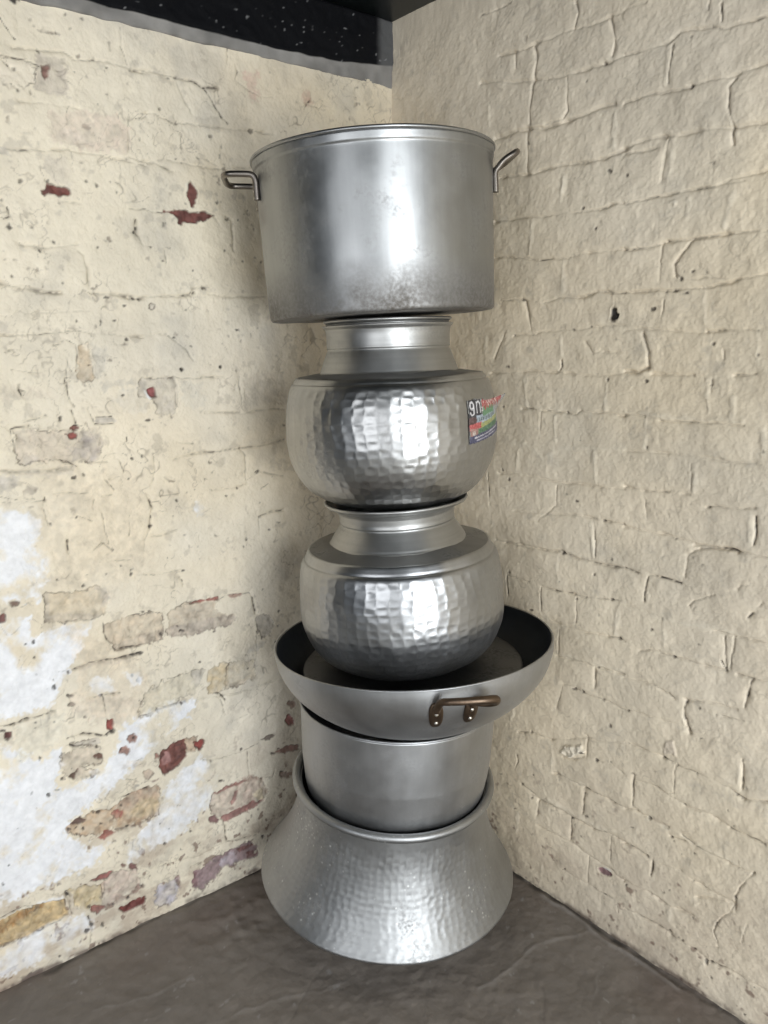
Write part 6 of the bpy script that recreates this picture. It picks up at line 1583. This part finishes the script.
def tube(name, pts, rad, mat, parent=None, sides=12, sm=6, flat=None):
    """a rod along a smoothed path; rad may be a list; flat = squash factor list"""
    P = [Vector(p) for p in pts]
    Q, RR = [], []
    rl = rad if isinstance(rad, (list, tuple)) else [rad] * len(P)
    ext = [2 * P[0] - P[1]] + P + [2 * P[-1] - P[-2]]
    for i in range(1, len(ext) - 2):
        for j in range(sm):
            t = j / sm
            a, b, c, d = ext[i - 1], ext[i], ext[i + 1], ext[i + 2]
            Q.append(0.5 * (2 * b + (c - a) * t + (2 * a - 5 * b + 4 * c - d) * t * t + (3 * b - a - 3 * c + d) * t ** 3))
            RR.append(rl[i - 1] * (1 - t) + rl[i] * t)
    Q.append(P[-1])
    RR.append(rl[-1])
    V_ = []
    up = None
    for i, p in enumerate(Q):
        tg = (Q[min(i + 1, len(Q) - 1)] - Q[max(i - 1, 0)]).normalized()
        if up is None:
            up = tg.orthogonal().normalized()
        up = (up - tg * up.dot(tg)).normalized()
        sd = tg.cross(up)
        for s in range(sides):
            a = 2 * PI * s / sides
            V_.append(p + RR[i] * (math.cos(a) * up + math.sin(a) * sd))
    n = len(Q)
    q = grid_quads(sides, n, wrap=True)
    c0, c1 = len(V_), len(V_) + 1
    V_ += [Q[0], Q[-1]]
    tr = [(c0, (s + 1) % sides, s) for s in range(sides)] + [(c1, (n - 1) * sides + s, (n - 1) * sides + (s + 1) % sides) for s in range(sides)]
    return link(name, np_mesh(name, [tuple(v) for v in V_], q, tris=tr), mat, parent)

def torus_ring(name, R, z, rad, mat, parent, segs=160, sides=16, squash=1.0):
    prof = [(R + rad * math.cos(a), z + rad * squash * math.sin(a)) for a in np.linspace(-PI, PI, sides + 1)]
    return lathe(name, prof, segs, mat, parent)

def dome(name, centre, nrm, rad, h, mat, parent):
    """a rivet head"""
    c, w = Vector(centre), Vector(nrm).normalized()
    a = w.orthogonal().normalized()
    b = w.cross(a)
    V_ = []
    n = 14
    for j in range(5):
        t = j / 4 * PI / 2
        for i in range(n):
            p = 2 * PI * i / n
            V_.append(tuple(c + (a * math.cos(p) + b * math.sin(p)) * rad * max(math.cos(t), 0.02) + w * h * math.sin(t)))
    return link(name, np_mesh(name, V_, grid_quads(n, 5, wrap=True)), mat, parent)

def shell(outer, th):
    """close an open outer profile (bottom centre -> rim) with an inner skin th inside"""
    o = np.array(outer, float)
    tg = np.gradient(o, axis=0)
    l = np.hypot(tg[:, 0], tg[:, 1]) + 1e-12
    inn = o - th * np.stack([tg[:, 1] / l, -tg[:, 0] / l], -1)
    inn[:, 0] = np.maximum(inn[:, 0], 0)
    return list(map(tuple, o)), list(map(tuple, inn[::-1]))

# ---- the flared pot on the floor
M_dull = metal('dull_hammered_aluminium', (0.39, 0.395, 0.395), 0.48, (30, 30, 10), 0.5, (0.12, 0.11, 0.10), flecks=0.85, rvar=0.10)
M_satin = metal('satin_aluminium', (0.42, 0.425, 0.43), 0.45, (60, 60, 3), 0.30, flecks=0.0, scr=0.2)
M_bright = metal('bright_hammered_aluminium', (0.41, 0.41, 0.405), 0.33, (50, 50, 12), 0.45, scr=0.3)
M_tarnish = metal('tarnished_hammered_aluminium', (0.41, 0.415, 0.42), 0.33, (50, 50, 12), 0.35, (0.05, 0.05, 0.055), low=(-0.01, 0.15, 0.95), scr=0.3)
M_neck = metal('spun_aluminium', (0.44, 0.44, 0.43), 0.42, (3, 3, 160), 0.30, scr=0.35)
M_stock = metal('worn_brushed_aluminium', (0.36, 0.365, 0.365), 0.40, (55, 55, 2.5), 0.45, (0.10, 0.08, 0.06), low=(0.0, 0.10, 0.95), scr=0.3)
M_dust = metal('dusty_dull_aluminium', (0.30, 0.30, 0.295), 0.5, (20, 20, 20), 0.8, (0.10, 0.095, 0.085))
M_black = metal('blackened_inside', (0.15, 0.165, 0.185), 0.5, (20, 20, 20), 0.5, (0.02, 0.02, 0.02))
M_plate = metal('sooty_plate', (0.21, 0.21, 0.21), 0.5, (20, 20, 20), 0.7, (0.05, 0.045, 0.04))
M_rod = metal('dark_worn_rod', (0.23, 0.205, 0.18), 0.36, (60, 60, 60), 0.6, (0.09, 0.06, 0.04))
M_rust = metal('rusty_brass_rod', (0.155, 0.112, 0.08), 0.42, (60, 60, 60), 0.9, (0.09, 0.045, 0.022))
M_rivet = metal('rivet_head', (0.75, 0.72, 0.66), 0.3, (60, 60, 60), 0.2)

t = thing('flared_pot', 'wide-bottomed hammered aluminium pot on the floor, carrying the whole stack', 'pot', frame(1.732, -0.0148, 0.0125, 0.0723, -0.080))
bot = [(0, 0.0004), (0.10, 0), (0.16, 0.026), (0.22, 0.053), (0.262, 0.072), (0.2845, 0.0835)] + [(0.2905 + 0.015 * math.sin(a), 0.0885 + 0.0115 * (1 - math.cos(a))) for a in np.linspace(0.2, PI / 2, 10)]
side = [(0.3055 - 0.0865 * v ** 0.944 - 0.082 * v * (1 - v), 0.100 + 0.2445 * v) for v in np.linspace(0, 1, 30)]
o_, i_ = shell(dense(bot + side[1:], 0.0045), 0.004)
L0 = sum(math.hypot(b[0] - a[0], b[1] - a[1]) for a, b in zip(bot[:-1], bot[1:]))
lathe('body', o_ + i_, 560, M_dull, t, hammer=(L0 * 0.97, L0 + 0.235, 96, 0.0135, 0.00042, 1.2), wobble=0.0010, seed=1)
torus_ring('rim', 0.2276, 0.3480, 0.0097, M_dull, t)

# ---- the straight pot standing in its mouth
t = thing('straight_pot', 'plain straight-sided aluminium pot set into the mouth of the floor pot, under the wide pan', 'pot', frame(1.704, 0.0140, 0.3250, 0.0412, 0.0))
out = [(0, 0), (0.182, 0), (0.194, 0.002), (0.2010, 0.008), (0.2070, 0.018), (0.2098, 0.030), (0.2136, 0.05), (0.2190, 0.10), (0.2230, 0.19), (0.2246, 0.2295)]
o_, i_ = shell(dense(out, 0.004), 0.0035)
lathe('body', o_ + i_, 200, M_satin, t, wobble=0.0009, seed=2)
torus_ring('rim', 0.2240, 0.2310, 0.0026, M_satin, t)

# ---- the wide round-bottomed pan
t = thing('wide_pan', 'wide shallow round-bottomed pan with a blackened inside and a rusty loop handle', 'pan', frame(1.6555, 0.0667, 0.5060, -0.036, 0.03))
RB = 0.2095
prof = [(-0.068 + 0.3742 * math.sin(u), RB - 0.2095 * math.cos(u)) for u in np.linspace(math.asin(0.068 / 0.3742), PI / 2, 60)]
o_, i_ = shell(dense(prof, 0.004), 0.005)
rimcap = [(o_[-1][0] + 0.0005, RB + 0.002), (o_[-1][0] - 0.002, RB + 0.0035), (o_[-1][0] - 0.0045, RB + 0.002)]
lathe('bowl', o_ + rimcap + i_, 240, [M_satin, M_black], t, split=len(o_) + 2, wobble=0.0007, seed=3)
def on_bowl(ang, z, off=0.0):
    """a point on the outside of the bowl, ang in degrees right of the front"""
    u = math.acos(max(-1, min(1, (RB - z) / 0.2095)))
    r = -0.068 + 0.3742 * math.sin(u)
    nr, nz = 0.2095 * math.sin(u), -0.3742 * math.cos(u)
    l = math.hypot(nr, nz)
    nr, nz = nr / l, nz / l
    nn = Vector((math.sin(math.radians(ang)), -math.cos(math.radians(ang)), 0))
    return nn * (r + nr * off) + Vector((0, 0, z + nz * off)), nn * nr + Vector((0, 0, nz))
def bracket(ang, parent):
    """oval strap riveted to the bowl"""
    V_, n, m_ = [], 22, 4
    z0, hw, hh = RB - 0.052, 2.6, 0.0290
    rows = [(1.0, 0.0), (1.0, 0.004), (0.9, 0.0055), (0.45, 0.0062), (0.02, 0.0062)]
    for f, off in rows:
        for i in range(n):
            a = 2 * PI * i / n
            cx, cy = math.cos(a), math.sin(a)
            px = math.copysign(abs(cx) ** 0.7, cx) * f
            py = math.copysign(abs(cy) ** 0.8, cy) * f
            p, _ = on_bowl(ang + px * hw, z0 + py * hh, off)
            V_.append(tuple(p))
    b = link('bracket', np_mesh('bracket', V_, grid_quads(n, len(rows), wrap=True)), M_rust, parent)
    for dz in (-0.015, 0.006):
        p, nn = on_bowl(ang, z0 + dz, 0.006)
        dome('rivet', p, nn, 0.0040, 0.0028, M_rivet, parent)
def pan_handle(base, label=None):
    a0, a1 = base - 6.6, base + 6.6
    pA, nA = on_bowl(a0, RB - 0.030, 0.006)
    pB, nB = on_bowl(a1, RB - 0.030, 0.006)
    def q(ang, z, off):
        return on_bowl(ang, z, off)[0]
    path = [pA + Vector((0, 0, -0.008)), pA + nA * 0.004, q(a0 + 1.2, RB - 0.014, 0.018), q(a0 + 3.5, RB - 0.008, 0.032), q(base + 1.5, RB - 0.007, 0.040),
            q(base + 7, RB - 0.008, 0.045), q(base + 11.0, RB - 0.012, 0.042), q(base + 12.2, RB - 0.020, 0.032), q(base + 11.0, RB - 0.027, 0.020), q(a1 + 1.5, RB - 0.028, 0.012), pB + nB * 0.002, pB + Vector((0, 0, -0.008))]
    h = tube('handle', path, [0.007, 0.0075, 0.0072, 0.007, 0.0072, 0.0078, 0.0085, 0.0088, 0.0085, 0.0078, 0.0074, 0.007], M_rust, t, 14)
    h['label'] = label or 'rusty loop handle'
    bracket(a0, h)
    bracket(a1, h)
pan_handle(12.2)
pan_handle(192.2)

# ---- the sooty round plate lying in the pan
t = thing('round_plate', 'sooty flat round metal plate lying in the wide pan beneath the lower hammered pot', 'plate', frame(1.670, 0.0583, 0.6090, -0.0264, 0.0))
lathe('plate', dense([(0, 0), (0.215, 0), (0.228, 0.003), (0.236, 0.012), (0.2425, 0.034), (0.2450, 0.043), (0.2440, 0.0465), (0.238, 0.0475), (0.150, 0.0485), (0, 0.049)], 0.006), 160, M_plate, t, wobble=0.0008, seed=4)

# ---- the two narrow-necked hammered pots
def necked_pot(label, fr, d, mats, seed):
    Mb, Mn = mats
    t = thing('necked_pot', label, 'pot', fr, 'narrow-necked hammered pots')
    rm, zm, eu, el, rb = d['rm'], d['zm'], d['eu'], d['el'], d['rb']
    lo = [(rb + (rm - rb) * math.cos(b) ** el if b < PI / 2 - 1e-6 else rb, zm - zm * math.sin(b)) for b in np.linspace(PI / 2, 0, 40)]
    ru, zu = d['sh'][0] + d['bev'][0], d['sh'][1] - d['bev'][1]
    up = [(ru + (rm - ru) * math.cos(b) ** eu, zm + (zu - zm) * math.sin(b)) for b in np.linspace(0, PI / 2, 24)][1:]
    edge = [(ru - 0.0012, zu + 0.0015), (ru - 0.0014, zu + 0.004), (d['sh'][0] + 0.0010, d['sh'][1] - 0.003), (d['sh'][0] - 0.001, d['sh'][1] - 0.0005), (d['sh'][0] - 0.004, d['sh'][1] + 0.0003)]
    plate = [(d['nb'][0] + 0.006, d['nb'][1] - 0.002), (d['nb'][0] - 0.003, d['nb'][1])]
    low = [(0, 0.0008), (rb * 0.6, 0)] + lo
    inner = [(d['nb'][0] - 0.004, d['nb'][1] - 0.004), (d['sh'][0] - 0.006, d['sh'][1] - 0.006), (rm - 0.004, zm), (rb + 0.35 * (rm - rb), 0.02), (0, 0.006)]
    pr = dense(low + up, 0.0034)
    L0 = sum(math.hypot(b[0] - a[0], b[1] - a[1]) for a, b in zip(low[:4], low[1:5]))
    L1 = sum(math.hypot(b[0] - a[0], b[1] - a[1]) for a, b in zip(pr[:-1], pr[1:]))
    sp = len(pr) + len(dense([pr[-1]] + edge, 0.006)) - 2
    pr = pr + dense([pr[-1]] + edge + plate + inner, 0.006)[1:]
    lathe('body', pr, 696, [Mb, M_dust], t, hammer=(L0, L1 - 0.002, 60, 0.0160, 0.00060, 1.1), wobble=0.0013, seed=seed, split=sp)
    nk, ws = d['nk'], d['ws']
    out = [(d['nb'][0] + 0.004, d['nb'][1] - 0.003), (d['nb'][0], d['nb'][1])] + spline([(d['nb'][0] - 0.001, d['nb'][1] + 0.003), ((d['nb'][0] + ws[0]) / 2, (d['nb'][1] + ws[1]) / 2), (ws[0] + 0.0005, ws[1] - 0.003)], 6) + \
          [(ws[0] + 0.0005, ws[1] - 0.001), (ws[0] + 0.002, ws[1]), (ws[0] + 0.002, ws[1] + 0.003)] + spline([(ws[0] + 0.0018, ws[1] + 0.004), (nk[0], nk[1] - 0.012), (nk[0] + 0.002, nk[1])], 6)
    fl = spline([(nk[0] + 0.002, nk[1]), (nk[0] + 0.008, nk[1] + 0.008), (d['rim'][0] - 0.006, d['rim'][1] - 0.010), (d['rim'][0] - 0.001, d['rim'][1] - 0.004)], 6)
    o_, i_ = shell(dense(out + fl[1:], 0.004), 0.003)
    n = lathe('neck', o_ + i_, 160, Mn, t, wobble=0.0004, seed=seed)
    torus_ring('rim', d['rim'][0] - 0.0025, d['rim'][1] - 0.003, 0.003, Mn, n)
    return t

z3 = 0.6600
necked_pot('lower narrow-necked hammered aluminium pot sitting in the wide pan, darkened at its base', frame(1.68, 0.0305 + 0.045 * (0.9294 - z3), z3, -0.0454, 0.0),
           dict(rm=0.2248, zm=0.7906 - z3, eu=0.91, el=0.89, rb=0.095, sh=(0.1982, 0.9294 - z3), nb=(0.1472, 0.9398 - z3), ws=(0.1225, 0.983 - z3), nk=(0.1240, 1.0048 - z3), rim=(0.1544, 1.0296 - z3), bev=(0.0085, 0.020)),
           (M_tarnish, M_neck), 11)
z4 = 1.0240
UP = dict(rm=0.2234, zm=1.1705 - z4, eu=1.15, el=0.85, rb=0.095, sh=(0.1970, 1.2906 - z4), nb=(0.1448, 1.2985 - z4), ws=(0.1270, 1.347 - z4), nk=(0.1285, 1.384 - z4), rim=(0.1330, 1.4040 - z4), bev=(0.0065, 0.012))
upper = necked_pot('upper narrow-necked hammered aluminium pot with a torn colourful sticker on its right side', frame(1.69, 0.0145 + 0.0168 * (1.4 - z4), z4, -0.0168, 0.0),
           UP, (M_bright, M_neck), 12)

# the torn, colourful sticker on its right side
def sticker(parent):
    na, nz = 150, 84
    a0, a1 = math.radians(41.0), math.radians(92)
    zt, zb = 1.244 - z4, 1.154 - z4
    rm, zm = UP['rm'], UP['zm']
    def rad(z):
        if z > zm:
            ru, zu = UP['sh'][0] + UP['bev'][0], UP['sh'][1] - UP['bev'][1]
            b = math.asin(min(1, (z - zm) / (zu - zm)))
            return ru + (rm - ru) * math.cos(b) ** UP['eu']
        b = math.asin(min(1, (zm - z) / zm))
        return UP['rb'] + (rm - UP['rb']) * math.cos(b) ** UP['el']
    A = np.linspace(a0, a1, na)
    Z = np.linspace(zb, zt, nz)
    AA, ZZ = np.meshgrid(A, Z)
    X = (AA - a0) * 0.2227 * 1000           # millimetres along and down the sticker
    Y = (zt - ZZ) * 1000
    W, HT = X.max(), Y.max()
    col = np.ones(X.shape + (3,)) * np.array((0.33, 0.32, 0.29))
    nse = vnoise(X, Y, 5.0, 801)
    nf = vnoise(X, Y, 2.2, 802)
    def put(mask, c):
        col[mask] = c
    x, y = X + 1.2 * nse, Y + 1.0 * nf + 0.12 * X * 0
    def rect(x0, y0, x1, y1, sl=0.0):
        yy = y + sl * (X - x0)
        return (x > x0) & (x < x1) & (yy > y0) & (yy < y1)
    put(rect(0, 16, 78, 84, .08), (0.20, 0.20, 0.18))
    put(rect(4, 2, 46, 36), (0.012, 0.010, 0.016))                    # black ground behind the lettering
    put(rect(0, 36, 26, 58), (0.09, 0.035, 0.03))
    put(rect(26, 34, 120, 52, .12), (0.30, 0.36, 0.42))
    put(rect(50, 18, 110, 36, .1), (0.10, 0.26, 0.11))
    put(rect(30, 39, 110, 46, .1) & (np.sin(X * 0.9) > 0.1), (0.03, 0.07, 0.05))
    put(rect(4, 50, 44, 62, .12), (0.50, 0.05, 0.045))
    put(rect(40, 49, 130, 66, .15) & (nf > -0.5), (0.32, 0.34, 0.07))
    put(rect(30, 60, 130, 71, .16), (0.05, 0.15, 0.06))
    put(rect(6, 58, 30, 74), (0.34, 0.16, 0.12))
    put(((X - 17) ** 2 + (Y - 67) ** 2) < 26, (0.50, 0.40, 0.33))
    put(rect(4, 73, 150, 90, .14), (0.035, 0.035, 0.10))
    put(rect(18, 75.5, 130, 78, .15), (0.42, 0.40, 0.44))
    put(rect(24, 81, 110, 83, .15), (0.35, 0.33, 0.38))
    # red lettering bursting over the top right edge
    zig = 7 * np.sin(X * 0.42) + 3 * np.sin(X * 0.95 + 1)
    put((x > 50) & (x < 168) & (np.abs(Y - 14 + 0.05 * (X - 50) - zig * 0.55) < 7.5 + 3 * nse), (0.42, 0.045, 0.04))
    put((x > 56) & (x < 150) & (np.abs(Y - 13 + 0.05 * (X - 50) - zig * 0.55) < 1.6 + 2 * nf), (0.60, 0.42, 0.36))
    # the pale characters 9 and n
    wh = (0.62, 0.60, 0.60)
    e9 = np.hypot((X - 14.5) / 6.8, (Y - 13.5) / 8.2)
    put((e9 > 0.55) & (e9 < 1.05), wh)
    put((X > 18.6) & (X < 22) & (Y > 12) & (Y < 26), wh)
    e9b = np.hypot((X - 14.5) / 7.2, (Y - 26) / 6.6)
    put((e9b > 0.55) & (e9b < 1.05) & (Y > 26), wh)
    put((np.abs(X - 30) < 1.9) & (Y > 6) & (Y < 29), wh)
    en = np.hypot((X - 36.5) / 6.5, (Y - 13.5) / 8.0)
    put((en > 0.62) & (en < 1.1) & (Y < 13.5), wh)
    put((np.abs(X - 42) < 1.9) & (Y >= 12) & (Y < 29), wh)
    put((X > 46) & (X < 52) & (Y > 18) & (Y < 27) & (nf > -0.3), (0.5, 0.45, 0.45))
    grey = col.mean(-1, keepdims=True) * 0.5 + 0.10
    col = col * 0.68 + grey * 0.32 * np.clip(1 + 0.6 * nf[..., None], 0.3, 2)      # faded and scuffed
    keep = (Y > 1.5 + 2.5 * nse + 0 * X) & (Y < HT - 2 + 2.0 * nse - 0.10 * X * (X < 200)) & (X > 2 + 1.5 * nf)
    keep &= ~((X > 62) & (Y < 5))
    R_ = np.vectorize(rad)(ZZ)
    peel = np.clip((X - 128) / 60, 0, 1) ** 1.5 * np.clip((34 - Y) / 26, 0, 1)       # top right corner lifts off
    R_ = R_ + 0.0011 + 0.024 * peel
    Vv = np.stack([R_ * np.sin(AA), -R_ * np.cos(AA), ZZ + 0.004 * peel], -1).reshape(-1, 3)
    q = grid_quads(na, nz)
    kq = keep.ravel()[q].all(1)
    q = q[kq]
    use = np.unique(q)
    mp = np.full(na * nz, -1)
    mp[use] = np.arange(len(use))
    me = np_mesh('sticker', Vv[use], mp[q])
    set_colour(me, np.clip(col.reshape(-1, 3)[use] * (1 + 0.25 * nf.reshape(-1, 1)[use]), 0.004, 0.9))
    o = link('sticker', me, painted('printed_sticker', 0.5, 0.08, 0.1, 400), parent)
    o['label'] = 'torn sticker in red, green, black and blue with pale characters'
    so = o.modifiers.new('thickness', 'SOLIDIFY')
    so.thickness = 0.0004
    so.offset = 1
sticker(upper)

# ---- the big straight stock pot on top
z5 = 1.4105
t = thing('stock_pot', 'large straight-sided aluminium stock pot with two side handles, topmost of the stack', 'pot', frame(1.70, 0.0039, z5, -0.0436, 0.0))
out = [(0, 0.0005), (0.222, 0), (0.2275, 0.001), (0.2305, 0.004), (0.2312, 0.010), (0.2335, 0.10), (0.2365, 0.22), (0.2380, 0.284), (0.2383, 0.2875),
       (0.2396, 0.2885), (0.2402, 0.291), (0.2418, 0.304)]
o_, i_ = shell(dense(out, 0.004), 0.0035)
lathe('body', o_ + i_, 240, M_stock, t, wobble=0.0011, seed=5)
torus_ring('rim', 0.2414, 0.3070, 0.0034, M_stock, t)
def rod_handle(mid, half, z, reach, lift, side_label):
    R0 = 0.2375
    def q(ang, r, zz):
        a = math.radians(ang)
        return (r * math.cos(a), r * math.sin(a), zz)
    P_ = []
    cs, sn = math.cos(math.radians(mid)), math.sin(math.radians(mid))
    w = R0 * math.sin(math.radians(half))
    def loc(o_, tt, zz):      # outward, tangential
        return (o_ * cs - tt * sn, o_ * sn + tt * cs, zz)
    ro = R0 * math.cos(math.radians(half)) + 0.004
    P_ = [loc(ro + 0.001, -w, z - 0.046), loc(ro + 0.001, -w, z - 0.028), loc(ro + 0.0015, -w, z - 0.008), loc(ro + 0.008, -w, z + 0.001)]
    for f, tt in ((0.4, -w), (0.8, -w * 0.97), (0.95, -w * 0.80), (1.0, -w * 0.5), (1.0, 0), (1.0, w * 0.5), (0.95, w * 0.80), (0.8, w * 0.97), (0.4, w)):
        P_.append(loc(ro + f * reach, tt, z + 0.002 + f * lift))
    P_ += [loc(ro + 0.008, w, z + 0.001), loc(ro + 0.0015, w, z - 0.008), loc(ro + 0.001, w, z - 0.028), loc(ro + 0.001, w, z - 0.046)]
    h = tube('handle', P_, 0.0060, M_rod, t, 12, 6)
    h['label'] = side_label
    for s in (-1, 1):
        for dz in (-0.042, -0.030):
            c = loc(ro + 0.0055, s * w, z + dz)
            dome('rivet', c, (cs, sn, 0), 0.0032, 0.002, M_rivet, h)
rod_handle(186.0, 14.5, 0.274, 0.062, 0.003, 'worn rod handle held level')
rod_handle(5.0, 14.5, 0.268, 0.052, 0.030, 'worn rod handle tilted up')
